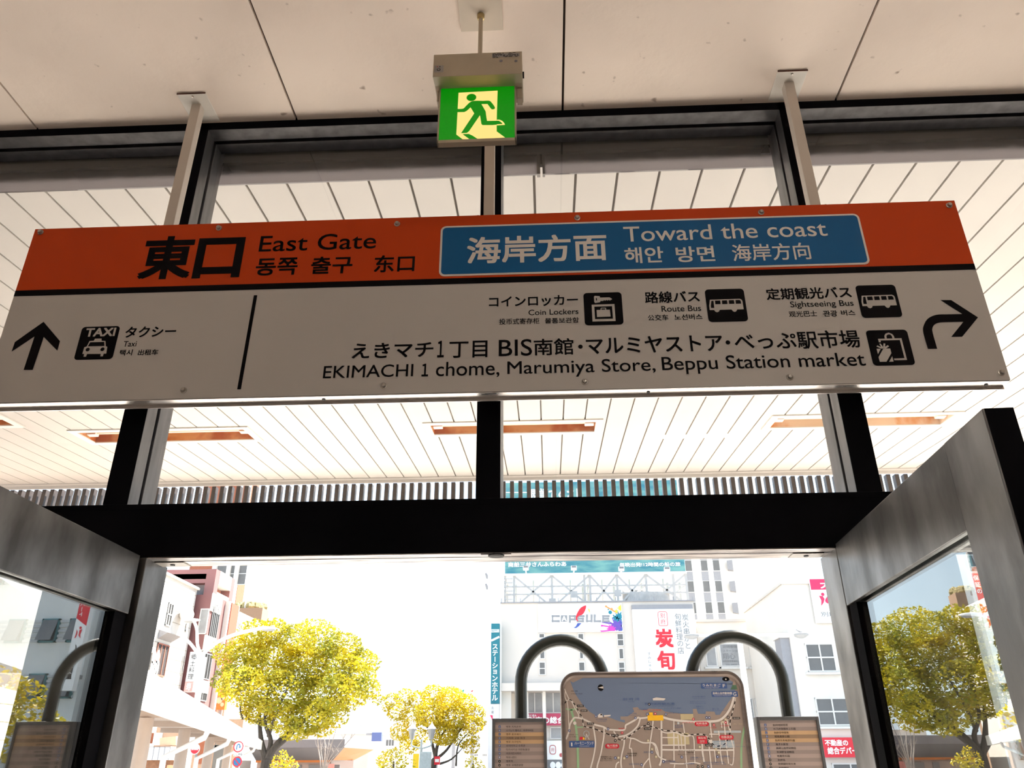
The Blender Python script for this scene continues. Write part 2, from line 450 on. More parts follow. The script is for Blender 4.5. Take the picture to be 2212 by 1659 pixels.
# ---------------------------------------------------------------- guard screens beside the doorway
def screen(name, label, P0, P1, side, post, ztop0, ztop1):
    """P0 at the facade, P1 at the near end (x, y); side: +1 the screen's body lies to +x of the line"""
    t = thing(name, label, 'guard screen', (P0[0], P0[1], 0.0))
    a = Vector((P0[0], P0[1], 0)); c = Vector((P1[0], P1[1], 0)); d = (c - a); Ltot = d.length; d.normalize()
    n = Vector((d.y, -d.x, 0))
    if n.x * side < 0: n = -n
    T = 0.042
    def blk(b, s0, s1, z0, z1, t0=0.0, t1=T, zt=None, m=0):
        ps = [a + d * s + n * q for s, q in ((s0, t0), (s1, t0), (s1, t1), (s0, t1))]
        za = z1 if zt is None else zt[0]; zb = z1 if zt is None else zt[1]
        tops = [za, zb, zb, za]
        vs = [(p.x, p.y, z0) for p in ps] + [(p.x, p.y, zz) for p, zz in zip(ps, tops)]
        b.add(vs, [(3, 2, 1, 0), (4, 5, 6, 7), (0, 1, 5, 4), (1, 2, 6, 5), (2, 3, 7, 6), (3, 0, 4, 7)], m)
        return b
    pw = post
    zr = ztop0 + (ztop1 - ztop0) * (Ltot - pw) / Ltot
    # top rail: two cheeks and a web, so the glass sits in a channel
    b = MB()
    blk(b, 0.006, Ltot - pw, 1.922, 0, 0.0, 0.012, (ztop0, zr)); blk(b, 0.006, Ltot - pw, 1.932, 0, 0.012, 0.030, (ztop0, zr)); blk(b, 0.006, Ltot - pw, 1.922, 0, 0.030, T, (ztop0, zr))
    b.build('top_rail', M_STEEL, t, bevel=0.0015)
    e = blk(MB(), Ltot - pw, Ltot, 0.0, ztop1, -0.0015, T).build('end_post', M_STEEL, t, bevel=0.003)
    f = MB()   # black sheet standing in for the shade on the post's near face
    ps = [a + d * (Ltot + 0.0015) + n * q for q in (0.0, T - 0.001)]
    f.flat([(ps[0].x, ps[0].y, 0), (ps[1].x, ps[1].y, 0), (ps[1].x, ps[1].y, ztop1 - 0.002), (ps[0].x, ps[0].y, ztop1 - 0.002)])
    f.build('post_end_shade', M_FRONT, t)
    blk(MB(), 0.006, 0.058, 0.0, 1.921, 0.006, T - 0.004).build('edge_stile', M_FRONT, t, bevel=0.001)
    blk(MB(), 0.058, Ltot - pw, 0.0, 0.14, 0.0, T).build('bottom_rail', M_STEEL, t)
    g = MB(); blk(g, 0.058, Ltot - pw, 0.14, 1.93, 0.018, 0.024); g.build('glass_pane', M_SCREENGLASS, t)
    return t
screen('guard_screen', 'low steel framed glass screen left of the doorway, end post out of view', (-1.000, -0.004), (-1.003, -0.810), -1, 0.15, 2.063, 2.063)
screen('guard_screen', 'stained steel framed glass screen right of the doorway with its tall end post', (0.6905, -0.004), (0.649, -0.806), 1, 0.145, 2.066, 2.068)

# ================================================================ canopy outside
SL, SC0 = 0.0778, 3.388        # slope and height of the soffit
def sz(y): return SC0 + SL * y
YE = 4.217
FIX = [(-3.175, -1.952, 2.805, 3.125), (-0.790, 0.392, 2.805, 3.100), (1.478, 2.695, 2.805, 3.100), (-4.62, -3.40, 2.43, 2.72)]
b = MB(); k = -49
while True:
    x0 = -0.0115 + 0.1425 * k; x1 = x0 + 0.1425; k += 1
    if x0 > 6.8: break
    segs = [(0.165, YE)]
    for fx0, fx1, fy0, fy1 in FIX:
        if x1 > fx0 + 0.02 and x0 < fx1 - 0.02:
            segs = [q for (s0, s1) in segs for q in ((s0, min(s1, fy0 + 0.02)), (max(s0, fy1 - 0.02), s1)) if q[1] - q[0] > 0.01]
    cells = [(y0, y1, 0.0045, 0.1380) for y0, y1 in segs]
    for fx0, fx1, fy0, fy1 in FIX:
        if x1 > fx0 + 0.02 and x0 < fx1 - 0.02:
            if x0 + 0.0045 < fx0 + 0.02: cells.append((fy0 + 0.02, fy1 - 0.02, 0.0045, fx0 + 0.02 - x0))
            if x0 + 0.1380 > fx1 - 0.02: cells.append((fy0 + 0.02, fy1 - 0.02, fx1 - 0.02 - x0, 0.1380))
    for y0, y1, xa, xb in cells:
        vs = []
        for y in (y0, y1):
            for dx, dz in ((xa, 0.0), (xb, 0.0), (xb, 0.014), (xa, 0.014)): vs.append((x0 + dx, y, sz(y) + dz))
        b.add(vs, [(0, 3, 2, 1), (4, 5, 6, 7), (0, 1, 5, 4), (1, 2, 6, 5), (2, 3, 7, 6), (3, 0, 4, 7)])
soffit = struct(b.build('canopy_soffit', M_SOFFIT))
b = MB()
M_JOINT = mat('soffit_joint', (0.24, 0.21, 0.185), 0.7, noise=0.1)
ys = [0.165, 2.30, 2.43 - 0.02, 2.74, 2.82, 3.14, YE]
b.add([(-7, 0.165, sz(0.165) + 0.13), (6.8, 0.165, sz(0.165) + 0.13), (6.8, YE, sz(YE) + 0.13), (-7, YE, sz(YE) + 0.13),
       (-7, 0.165, sz(0.165) + 0.2), (6.8, 0.165, sz(0.165) + 0.2), (6.8, YE, sz(YE) + 0.2), (-7, YE, sz(YE) + 0.2)],
      [(0, 3, 2, 1), (4, 5, 6, 7), (0, 1, 5, 4), (1, 2, 6, 5), (2, 3, 7, 6), (3, 0, 4, 7)])
struct(b.build('canopy_deck', M_JOINT))
b = MB()
k = -49
while True:                       # cover strips behind the joints
    x0 = -0.0115 + 0.1425 * k; k += 1
    if x0 > 6.8: break
    segs = [(0.165, YE)]
    for fx0, fx1, fy0, fy1 in FIX:
        if fx0 - 0.01 < x0 < fx1 + 0.01:
            segs = [q for (s0, s1) in segs for q in ((s0, min(s1, fy0 + 0.02)), (max(s0, fy1 - 0.02), s1)) if q[1] - q[0] > 0.01]
    for y0, y1 in segs:
        vs = [(x0 + dx, y, sz(y) + dz) for y in (y0, y1) for dx, dz in ((-0.012, 0.0145), (0.012, 0.0145), (0.012, 0.02), (-0.012, 0.02))]
        b.add(vs, [(0, 3, 2, 1), (4, 5, 6, 7), (0, 1, 5, 4), (1, 2, 6, 5), (2, 3, 7, 6), (3, 0, 4, 7)])
struct(b.build('canopy_joint_strip', M_JOINT))
# eaves: white edge band, roof over hall and canopy
b = MB().box(-7, 6.8, YE, YE + 0.02, sz(YE) - 0.036, sz(YE) + 0.22).box(-7, 6.8, YE - 0.03, YE, sz(YE) - 0.012, sz(YE) - 0.001)
struct(b.build('canopy_fascia', M_SOFFIT))
struct(MB().box(-7, 6.8, -6.1, 0.16, CEIL + 0.07, CEIL + 0.35).box(-7, 6.8, 0.16, YE + 0.05, 3.98, 4.12).build('canopy_roof', M_WALL))
struct(MB().box(-7, XS0 - 0.1, 0.0, 0.16, 0.0, CEIL + 0.06).box(XS1 + 0.1, 6.8, 0.0, 0.16, 0.0, CEIL + 0.06).build('wall_front', M_WALL))

# slatted screen hanging from the eaves
M_SLAT = mat('dark_slat_paint', (0.050, 0.037, 0.033), 0.40, noise=0.4, nscale=30, spec=0.6)
b = MB(); k = -72
while -0.197 + 0.0690 * k < 5.2:
    x = -0.197 + 0.0690 * k; k += 1
    b.box(x - 0.0165, x + 0.0165, YE + 0.0215, YE + 0.075, 3.31, sz(YE) - 0.037)
b.box(-5.2, 5.2, YE + 0.040, YE + 0.060, 3.30, 3.33)
o = b.build('slatted_screen', M_SLAT)
tag(o, 'row of dark upright slats hanging from the outer edge of the white canopy', 'slatted screen')

# recessed lamps in the soffit
M_RUST = mat('rusty_lamp_tray', (0.72, 0.36, 0.14), 0.5, col2=(0.46, 0.105, 0.004), nscale=5, stretch=(1, 1.6, 1), ramp=(0.42, 0.58))
M_RUST2 = mat('clean_lamp_tray', (0.80, 0.62, 0.46), 0.5, col2=(0.68, 0.24, 0.03), nscale=3.0, stretch=(1.6, 2.4, 1), ramp=(0.36, 0.50))
M_OTUBE = mat('unlit_tube', (0.95, 0.80, 0.60), 0.25, noise=0.05)
def canopy_lamp(fx, label, rust):
    x0, x1, y0, y1 = fx
    t = thing('recessed_lamp', label, 'recessed lamp', ((x0 + x1) / 2, (y0 + y1) / 2, sz((y0 + y1) / 2)), 'recessed lamps in the canopy soffit')
    def sp(x, y, h): return (x, y, sz(y) + h)
    w = 0.045
    b = MB()
    for a0, a1, c0, c1 in ((x0, x1, y0, y0 + w), (x0, x1, y1 - w, y1), (x0, x0 + w, y0 + w, y1 - w), (x1 - w, x1, y0 + w, y1 - w)):
        vs = [sp(x, y, h) for h in (-0.008, -0.0005) for y in (c0, c1) for x in (a0, a1)]
        b.add(vs, [(0, 2, 3, 1), (4, 5, 7, 6), (0, 1, 5, 4), (2, 6, 7, 3), (0, 4, 6, 2), (1, 3, 7, 5)])
    b.build('lamp_frame', M_WHITE, t)
    a0, a1, c0, c1, h = x0 + w, x1 - w, y0 + w, y1 - w, 0.095
    b = MB()
    P = {(i, j, q): sp((a0, a1)[i], (c0, c1)[j], (0.0, h)[q]) for i in (0, 1) for j in (0, 1) for q in (0, 1)}
    b.flat([P[0, 0, 1], P[0, 1, 1], P[1, 1, 1], P[1, 0, 1]])
    for i, j, i2, j2 in ((0, 0, 1, 0), (1, 0, 1, 1), (1, 1, 0, 1), (0, 1, 0, 0)):
        b.flat([P[i, j, 0], P[i2, j2, 0], P[i2, j2, 1], P[i, j, 1]])
    b.build('lamp_tray', rust, t)
    ym = c0 + (c1 - c0) * 0.52
    MB().tube([sp(a0 + 0.03, ym, 0.036), sp(a1 - 0.03, ym, 0.036)], 0.016, 10).build('tube', M_OTUBE, t, smooth=True)
    MB().box(a0 + 0.02, a1 - 0.02, ym - 0.03, ym + 0.03, sz(ym) + 0.062, sz(ym) + 0.092).build('reflector', M_WHITE, t)
    for xe in (a0, a1 - 0.075):
        MB().box(xe + 0.006, xe + 0.069, ym - 0.024, ym + 0.024, sz(ym) + 0.010, sz(ym) + 0.062).build('lamp_socket', M_WHITE, t, bevel=0.004)
canopy_lamp(FIX[0], 'rusty recessed lamp in the canopy, left of the three, crossed by the left window post', M_RUST)
canopy_lamp(FIX[1], 'very rusty recessed lamp in the canopy below the middle of the sign', M_RUST)
canopy_lamp(FIX[2], 'paler recessed lamp in the canopy, right of the three, near the right screen post', M_RUST2)
canopy_lamp(FIX[3], 'recessed lamp at the far left edge of the photo with only its corner showing', M_RUST)

# ceiling lamps of the hall (one seen mirrored in a window, two deeper ones added for light)
M_LAMPBODY = mat('lamp_body_white', (0.8, 0.78, 0.74), 0.4, noise=0.05)
def hall_lamp(x, y, label):
    t = thing('ceiling_lamp', label, 'ceiling lamp', (x, y, CEIL), 'twin tube lamps on the hall ceiling')
    MB().box(x - 0.30, x + 0.30, y - 0.085, y + 0.085, CEIL - 0.035, CEIL).build('lamp_body', M_LAMPBODY, t, bevel=0.004)
    for s in (-0.050, 0.050):
        MB().tube([(x - 0.265, y + s, CEIL - 0.060), (x + 0.265, y + s, CEIL - 0.060)], 0.014, 10).build('tube', M_TUBE, t, smooth=True)
    for e in (-0.285, 0.285):
        MB().box(x + e - 0.014, x + e + 0.014, y - 0.075, y + 0.075, CEIL - 0.080, CEIL - 0.035).build('lamp_socket', M_LAMPBODY, t, bevel=0.003)
hall_lamp(0.955, -2.52, 'twin tube ceiling lamp behind the viewer, mirrored in the upper right window')
hall_lamp(0.955, -5.2, 'added unseen twin tube ceiling lamp deep in the hall on the right')
hall_lamp(-1.60, -5.2, 'added unseen twin tube ceiling lamp deep in the hall on the left')
# ================================================================ hanging station sign
YS = -0.100
SX0, SX1, SZ0, SZ1 = -1.4625, 1.1565, 2.4460, 3.0015
M_ORANGE = mat('orange_sign_film', (0.58, 0.052, 0.000), 0.5, noise=0.06, nscale=2, spec=0.2)
M_SIGNW = mat('white_sign_panel', (0.80, 0.735, 0.69), 0.42, noise=0.03, nscale=3)
M_SILVER = mat('silver_sign_panel', (0.545, 0.51, 0.485), 0.5, noise=0.04, nscale=3)
M_SIGNB = mat('blue_sign_film', (0.005, 0.112, 0.31), 0.45, noise=0.10, nscale=2, spec=0.2)
M_INK = mat('black_sign_film', (0.006, 0.005, 0.006), 0.6, noise=0.2, spec=0.06)
M_ALU = mat('aluminium_trim', (0.72, 0.68, 0.66), 0.28, 0.9, noise=0.12, nscale=4, stretch=(1, 10, 10))
M_BOLT = mat('bolt_metal', (0.46, 0.42, 0.38), 0.3, 0.9, noise=0.25, nscale=40)
M_POST = mat('beige_hanger_paint', (0.60, 0.525, 0.46), 0.42, noise=0.08, nscale=5)
sg = thing('station_sign', 'long orange and silver grey hanging direction sign above the doorway', 'direction sign', (-0.153, -0.083, SZ0))
F = Face((0, YS, 0), (1, 0, 0), (0, 0, 1))
ZB = 2.7805
MB().box(SX0, SX1, YS + 0.002, -0.066, SZ0, SZ1).build('sign_body', M_ALU, sg, bevel=0.001)
head = MB().box(SX0, SX1, YS, YS + 0.0025, ZB, SZ1).build('orange_panel', M_ORANGE, sg)
pan = MB().box(SX0, SX1, YS, YS + 0.0025, SZ0, ZB).build('silver_panel', M_SILVER, sg)
b = MB(); F.rect(b, SX0, SX1, 2.7715, 2.7905, 0.0006); b.build('black_stripe', M_INK, sg)
# tray along the foot
MB().box(SX0, SX1 - 0.001, -0.098, -0.064, SZ0 - 0.0025, SZ0 - 0.0003).box(SX0, SX1, -0.0665, -0.0635, SZ0 - 0.010, SZ0).build('bottom_tray', M_ALU, sg)
for u, v in ((696, 858), (1402, 842), (2135, 827)):
    q = at(u, v, Z=SZ0 - 0.003)
    MB().lathe([(0.0045, 0), (0.0045, 0.002)], (q.x, -0.081, SZ0 - 0.0025), '-Z', 10).build('tray_screw', M_BLACK, sg)
for u, v in ((88, 502), (473, 493), (858, 484), (1247, 471), (1644, 459), (2050, 444), (397, 843), (829, 834), (1263, 825), (1706, 815), (2163, 805), (-32, 853)):
    x, z = F.px(u, v)
    MB().lathe([(0.0085, 0), (0.0085, 0.0015), (0.0060, 0.0022), (0.0062, 0.006), (0.0045, 0.0085), (0.001, 0.0092)], (x, YS, z), '-Y', 16).build('bolt', M_BOLT, sg, smooth=True)
# hangers
for xc, yp in ((-1.076, -0.073), (-0.1415, -0.073), (0.7815, -0.073)):
    w = 0.0150
    h = MB().box(xc - w, xc + w, yp - w, yp + w, SZ1 + 0.0005, CEIL - 0.004).build('hanger_post', M_POST, sg, bevel=0.0015)
    pl = MB().box(xc - 0.045, xc + 0.046, -0.128, -0.010, CEIL - 0.004, CEIL - 0.0003).build('ceiling_plate', M_WHITE, sg, bevel=0.001)
    MB().box(xc - 0.045, xc + 0.046, -0.1295, -0.128, CEIL - 0.005, CEIL - 0.0003).build('plate_edge_shade', mat('plate_shadow_gap', (0.13, 0.05, 0.03), 0.8, noise=0.2), pl)  # dark strip coloured as the shadow line along the plate's edge
    MB().lathe([(0.004, 0), (0.003, 0.004)], (xc + 0.001, -0.118, CEIL - 0.004), '-Z', 8).build('plate_screw', M_BOLT, pl)
    for s in (-0.031, 0.029):
        MB().tube([(xc + s, -0.083, SZ1), (xc + s, -0.083, SZ1 + 0.012)], 0.003, 8).build('eye_pin', M_INK, sg)

def lines(parent, mtl, items, name='lettering', h=0.0008, bold=0.006, slant=0.0):
    """items: text and its lower-left / upper-right extremes as seen in the photograph (px of left, right, top, bottom)"""
    for it in items:
        body, (lx, ly), (rx, ry), (tx, ty), (bx, by) = it[:5]
        bo = it[5] if len(it) > 5 else bold
        u0 = F.px(lx, ly)[0]; u1 = F.px(rx, ry)[0]; v1 = F.px(tx, ty)[1]; v0 = F.px(bx, by)[1]
        latin = all(ord(ch) < 128 for ch in body)
        b = MB()
        if latin:
            F.text(b, body, u0, u1, v0, v1, h, 0.004)
        else: F.text(b, body, u0, u1, v0, v1, h, bo * 1.6)
        b.build(name, mtl, parent)
def zo(ox, oy, k):            # reading of an enlarged piece of the photograph
    return lambda x, y: (ox + x / k, oy + y / k)
A, B_, C_ = zo(0, 480, 2.962), zo(740, 480, 2.962), zo(1472, 480, 2.962)
lines(head, M_INK, [
    ('東', A(885, 350), A(1247, 125), A(1100, 98), A(1040, 357), 0.018),
    ('口', A(1240, 346), A(1560, 110), A(1440, 110), A(1400, 346), 0.022),
    ('East Gate', A(1655, 188), B_(213, 150), A(1670, 90), A(1655, 190), 0.004),
    ('동쪽', A(1637, 310), A(1898, 310), A(1740, 233), A(1690, 340), 0.012),
    ('출구', A(1990, 310), B_(64, 240), A(2050, 224), A(2040, 330), 0.012),
    ('东口', B_(203, 300), B_(462, 225), B_(265, 214), B_(250, 320), 0.010)])
# blue plate with its white border
u0 = F.px(948.3, 596.5)[0]; u1 = F.px(1878.8, 568.5)[0]; v1 = F.px(953.4, 489.5)[1]; v0 = F.px(948.3, 597.5)[1]
u0 = (u0 + F.px(952, 495)[0]) / 2; u1 = (u1 + F.px(1855, 463)[0]) / 2
b = MB(); b.prism([F.p(u, v, 0.0012) for u, v in rr(u0, u1, v0, v1, 0.016)], (0, 0.0012, 0))
edge = b.build('white_border', M_SIGNW, sg)
b = MB(); b.prism([F.p(u, v, 0.0018) for u, v in rr(u0 + 0.0058, u1 - 0.0058, v0 + 0.0058, v1 - 0.0058, 0.011)], (0, 0.0006, 0))
plate = b.build('blue_plate', M_SIGNB, sg)
lines(plate, M_SIGNW, [
    ('海岸方面', B_(798, 262), B_(1692, 242), B_(1690, 76), B_(800, 268), 0.012),
    ('Toward the coast', B_(1795, 40), C_(933, 80), (1576.7, 484.5), (1786, 510.5), 0.002),
    ('해안', B_(1808, 235), B_(2052, 235), B_(1880, 165), B_(1880, 264), 0.010),
    ('방면', B_(2136, 220), C_(212, 230), C_(200, 155), C_(190, 252), 0.010),
    ('海岸方向', C_(331, 240), C_(828, 225), C_(780, 134), C_(790, 240), 0.006)], h=0.0024)
T_ = zo(150, 690, 9.217); L_ = zo(1050, 620, 7.135); R_ = zo(1380, 600, 3.8138)
lines(pan, M_INK, [
    ('タクシー', T_(1100, 355), T_(2122, 235), T_(1400, 148), T_(1300, 356), 0.012),
    ('Taxi', T_(1068, 545), T_(1352, 435), T_(1345, 432), T_(1080, 547), 0.004),
    ('택시', T_(1003, 690), T_(1258, 640), T_(1150, 606), T_(1150, 720), 0.012),
    ('出租车', T_(1363, 705), T_(1770, 640), T_(1600, 601), T_(1550, 712), 0.012),
    ('コインロッカー', L_(48, 300), L_(1412, 200), L_(1100, 130), L_(340, 306), 0.012),
    ('Coin Lockers', L_(655, 400), L_(1422, 380), L_(1190, 340), L_(700, 437), 0.002),
    ('投币式寄存柜', L_(203, 560), L_(822, 520), L_(550, 484), L_(300, 580), 0.006),
    ('물품보관함', L_(910, 540), L_(1430, 510), L_(1390, 470), L_(1000, 560), 0.010),
    ('路線バス', R_(54, 200), R_(500, 180), R_(330, 112), R_(100, 210), 0.012),
    ('Route Bus', R_(188, 270), R_(512, 260), R_(440, 228), R_(230, 281), 0.002),
    ('公交车', R_(76, 340), R_(242, 330), R_(160, 305), R_(120, 354), 0.006),
    ('노선버스', R_(295, 340), R_(522, 325), R_(440, 300), R_(380, 348), 0.010),
    ('定期観光バス', R_(1055, 170), R_(1747, 130), R_(1560, 78), R_(1120, 182), 0.012),
    ('Sightseeing Bus', R_(1250, 240), R_(1768, 220), R_(1410, 193), R_(1400, 256), 0.002),
    ('观光巴士', R_(1238, 310), R_(1467, 300), R_(1380, 274), R_(1280, 324), 0.006),
    ('관광', R_(1520, 300), R_(1634, 300), R_(1580, 271), R_(1560, 320), 0.010),
    ('버스', R_(1668, 300), R_(1782, 300), R_(1740, 266), R_(1720, 312), 0.010),
    ('えきマチ', B_(60, 870), B_(577, 860), B_(520, 768), B_(70, 872), 0.010),
    ('１', B_(607, 862), B_(645, 862), B_(625, 762), B_(625, 864), 0.02),
    ('丁目', B_(683, 862), B_(925, 860), B_(800, 762), B_(720, 868), 0.008),
    ('BIS', B_(1000, 850), B_(1212, 830), B_(1060, 752), B_(1040, 858), 0.006),
    ('南館', B_(1226, 845), B_(1478, 840), B_(1400, 745), B_(1250, 852), 0.008),
    ('マルミヤストア', B_(1562, 835), C_(256, 735), B_(1700, 738), B_(1620, 842), 0.010),
    ('べっぷ駅市場', C_(345, 800), C_(1147, 790), C_(750, 699), C_(640, 813), 0.008),
    ('EKIMACHI', A(2066, 1000), B_(450, 985), A(2085, 921), A(2075, 1000), 0.003),
    ('１', B_(507, 985), B_(545, 980), B_(530, 908), B_(530, 985), 0.02),
    ('chome,', B_(597, 980), B_(1003, 985), B_(680, 895), B_(990, 992), 0.003),
    ('Marumiya Store,', B_(1055, 970), B_(2003, 950), B_(1530, 880), B_(1530, 988), 0.003),
    ('Beppu Station market', B_(2047, 950), C_(1182, 920), C_(540, 847), C_(120, 970), 0.003)])
b = MB()
for q in (B_(1522, 797), C_(297, 770)):
    b = MB(); u, v = F.px(*q); F.disc(b, u, v, 0.0060, 0.0008)
    b.build('dot_mark', M_INK, pan)
b = MB()
F.poly(b, [F.px(*A(1625, 468)), F.px(*A(1647, 468)), F.px(*A(1542, 1070)), F.px(*A(1518, 1070))], 0.0008)
b.build('divider_mark', M_INK, pan)
def pxpoly(mb, Z, pts, h, m): F.poly(mb, [F.px(*Z(*p)) for p in pts], h, m)
b = MB(); pxpoly(b, A, [(280, 638), (385, 762), (368, 823), (281, 735), (210, 946), (152, 946), (222, 732), (75, 829), (96, 768)], 0.0008, 0)
b.build('up_arrow', M_INK, pan)
b = MB()
outer = smooth_path([(1577, 812), (1546, 705), (1552, 655), (1580, 615), (1632, 593), (1700, 590)], 5)
inner = smooth_path([(1700, 640), (1652, 643), (1620, 655), (1605, 680), (1608, 712), (1636, 811)], 5)
pts = outer + [(1795, 588), (1655, 499), (1725, 499), (1897, 610), (1795, 734), (1725, 735), (1803, 638)] + inner
pxpoly(b, C_, pts, 0.0008, 0)
b.build('right_turn_arrow', M_INK, pan)

def icon(name, Z, corners, draw):
    q = [F.px(*Z(*c)) for c in corners]
    u0 = (q[0][0] + q[2][0]) / 2; u1 = (q[1][0] + q[3][0]) / 2; v1 = (q[0][1] + q[1][1]) / 2; v0 = (q[2][1] + q[3][1]) / 2
    b = MB(); F.rrect(b, u0, u1, v0, v1, 0.010, 0.0007, 0)
    G = lambda pts, h, m: F.poly(b, [F.px(*Z(*p)) for p in pts], h, m)
    draw(b, G, Z)
    b.build(name, [M_INK, M_SILVER], pan)
def d_taxi(b, G, Z):
    u0 = F.px(*Z(318, 335))[0]; u1 = F.px(*Z(932, 180))[0]; v1 = F.px(*Z(600, 182))[1]; v0 = F.px(*Z(600, 335))[1]
    F.text(b, 'TAXI', u0, u1, v0, v1, 0.0012, 0.03, 1)
    G([(262, 690), (300, 560), (350, 540), (405, 435), (488, 430), (515, 388), (645, 385), (645, 430), (722, 434), (728, 535), (758, 550), (738, 685), (685, 688), (670, 738), (620, 740), (628, 690), (355, 692), (335, 745), (285, 746), (298, 692)], 0.0012, 1)
    G([(372, 542), (418, 460), (700, 452), (702, 535)], 0.0016, 0)
    for c in ((370, 606), (663, 600)):
        u, v = F.px(*Z(*c)); F.disc(b, u, v, 0.0056, 0.0016, 0)
icon('taxi_pictogram', T_, [(268, 150), (1018, 135), (80, 808), (855, 797)], d_taxi)
K1 = zo(1250, 620, 18.43)
def d_lock(b, G, Z):
    G([(608, 400), (640, 360), (835, 375), (848, 430), (1225, 420), (1325, 480), (1320, 505), (1235, 550), (1190, 520), (1150, 553), (1100, 525), (1060, 556), (1010, 530), (975, 565), (860, 568), (855, 615), (660, 648), (622, 610)], 0.0012, 1)
    G([(682, 450), (722, 450), (728, 555), (690, 555)], 0.0016, 0)
    G([(515, 715), (1422, 685), (1472, 1362), (552, 1385)], 0.0012, 1)
    G([(622, 795), (1325, 775), (1365, 1270), (652, 1290)], 0.0016, 0)
    G([(712, 930), (870, 925), (870, 870), (900, 842), (1070, 840), (1090, 865), (1092, 918), (1240, 915), (1270, 1190), (730, 1210)], 0.0020, 1)
    G([(905, 922), (900, 875), (1048, 870), (1062, 915)], 0.0024, 0)
icon('locker_pictogram', K1, [(185, 240), (1700, 210), (245, 1550), (1790, 1485)], d_lock)
def bus(P):
    def d(b, G, Z):
        g = lambda pts, h, m: F.poly(b, [F.px(*P(*p)) for p in pts], h, m)
        g([(245, 610), (1430, 570), (1500, 600), (1540, 660), (1590, 985), (1330, 992), (1300, 1060), (1240, 1092), (1170, 1070), (1105, 995), (635, 1010), (610, 1075), (535, 1108), (460, 1080), (415, 1018), (240, 1020), (218, 850)], 0.0012, 1)
        for w in ([(300, 655), (385, 650), (420, 938), (290, 938), (280, 850)], [(442, 648), (655, 640), (672, 785), (462, 792)], [(720, 638), (925, 632), (945, 780), (735, 786)],
                  [(992, 630), (1200, 624), (1220, 772), (1010, 777)], [(1260, 622), (1420, 618), (1470, 655), (1490, 764), (1278, 770)]):
            g(w, 0.0016, 0)
    return d
K2 = zo(1520, 615, 18.43)
icon('bus_pictogram', K2, [(30, 190), (1590, 165), (200, 1500), (1775, 1460)], bus(K2))
def K3(x, y):      # the same bus drawn on the second plate
    x0, y0 = K2(x, y)
    du = (F.px(*R_(1976, 195))[0] - F.px(*R_(720, 228))[0]); dv = (F.px(*R_(1976, 195))[1] - F.px(*R_(720, 228))[1])
    u, v = F.px(x0, y0); p = F.p(u + du, v + dv) - EYE
    z = p.dot(CF); return (PW / 2 + FPX * p.dot(CR) / z, PH / 2 - FPX * p.dot(CU) / z)
icon('bus_pictogram', R_, [(1780, 65), (2110, 58), (1838, 332), (2172, 325)], bus(K3))
K4 = zo(1860, 700, 16.59)
def d_shop(b, G, Z):
    arc = [(845, 530), (828, 430), (870, 350), (985, 315), (1110, 365), (1170, 440), (1195, 520), (1120, 522), (1095, 440), (1050, 390), (985, 378), (920, 400), (900, 450), (918, 528)]
    G(arc, 0.0012, 1)
    G([(600, 540), (1440, 515), (1642, 1295), (1190, 1305), (1172, 1245), (1550, 1230), (1382, 580), (690, 598), (705, 662), (635, 662)], 0.0013, 1)
    for w in ([(548, 895), (700, 895), (598, 1090)], [(790, 890), (1035, 885), (1080, 1050), (905, 1360), (665, 1362), (620, 1195)], [(1108, 1158), (1160, 1355), (1000, 1360)],
              [(548, 815), (575, 775), (720, 840), (800, 885), (720, 888)], [(645, 715), (690, 705), (775, 820), (860, 880), (790, 885), (710, 830)], [(800, 700), (862, 712), (850, 820), (850, 885), (780, 885), (785, 800)], [(950, 765), (998, 808), (885, 888), (800, 885), (840, 830)]):
        G(w, 0.0014, 1)
icon('shopping_pictogram', K4, [(160, 230), (1640, 205), (430, 1500), (1945, 1470)], d_shop)

# ================================================================ exit sign
M_EXB = mat('exit_sign_case_paint', (0.50, 0.41, 0.30), 0.45, noise=0.10, nscale=12)
M_GREEN = mat('lit_green_panel', (0.0, 0.06, 0.005), 0.4, emit=((0.0, 0.245, 0.001), 0.80), noise=0.05)
M_CREAM = mat('lit_cream_panel', (0.12, 0.10, 0.05), 0.4, emit=((1.0, 0.735, 0.225), 0.95), noise=0.05)
ex = thing('exit_sign', 'green lit emergency exit sign with a running figure hanging from a ceiling rod', 'exit sign', (-0.155, -0.372, 3.05))
YX = -0.365
E_ = Face((0, YX, 0), (1, 0, 0), (0, 0, 1))
Zx = zo(900, 160, 7.373); Zc = zo(900, 0, 7.373)
u0 = (E_.px(*Zx(395, 250))[0] + E_.px(*Zx(345, 1062))[0]) / 2; u1 = (E_.px(*Zx(1560, 187))[0] + E_.px(*Zx(1557, 1012))[0]) / 2
v1 = (E_.px(*Zx(395, 252))[1] + E_.px(*Zx(1560, 190))[1]) / 2; v0 = (E_.px(*Zx(345, 1062))[1] + E_.px(*Zx(1555, 1012))[1]) / 2
MB().box(u0 - 0.001, u1 + 0.001, YX + 0.0045, YX + 0.014, v0, v1 + 0.004).build('panel_back', M_EXB, ex)
pm = MB().box(u0, u1, YX, YX + 0.004, v0, v1 + 0.004).build('lit_panel', M_GREEN, ex)
t_ = 0.0045
MB().box(u0 - t_, u0, YX - 0.002, YX + 0.016, v0 - 0.010, v1).box(u1, u1 + t_, YX - 0.002, YX + 0.016, v0 - 0.010, v1).box(u0 - t_, u1 + t_, YX - 0.002, YX + 0.016, v0 - 0.010, v0).build('panel_frame', M_EXB, ex, bevel=0.001)
b = MB()
def ep(pts, h, m): E_.poly(b, [E_.px(*Zx(*p)) for p in pts], h, m)
ep([(668, 300), (1290, 266), (1275, 730), (1275, 915), (1410, 1014), (745, 1050), (632, 966)], 0.0006, 1)
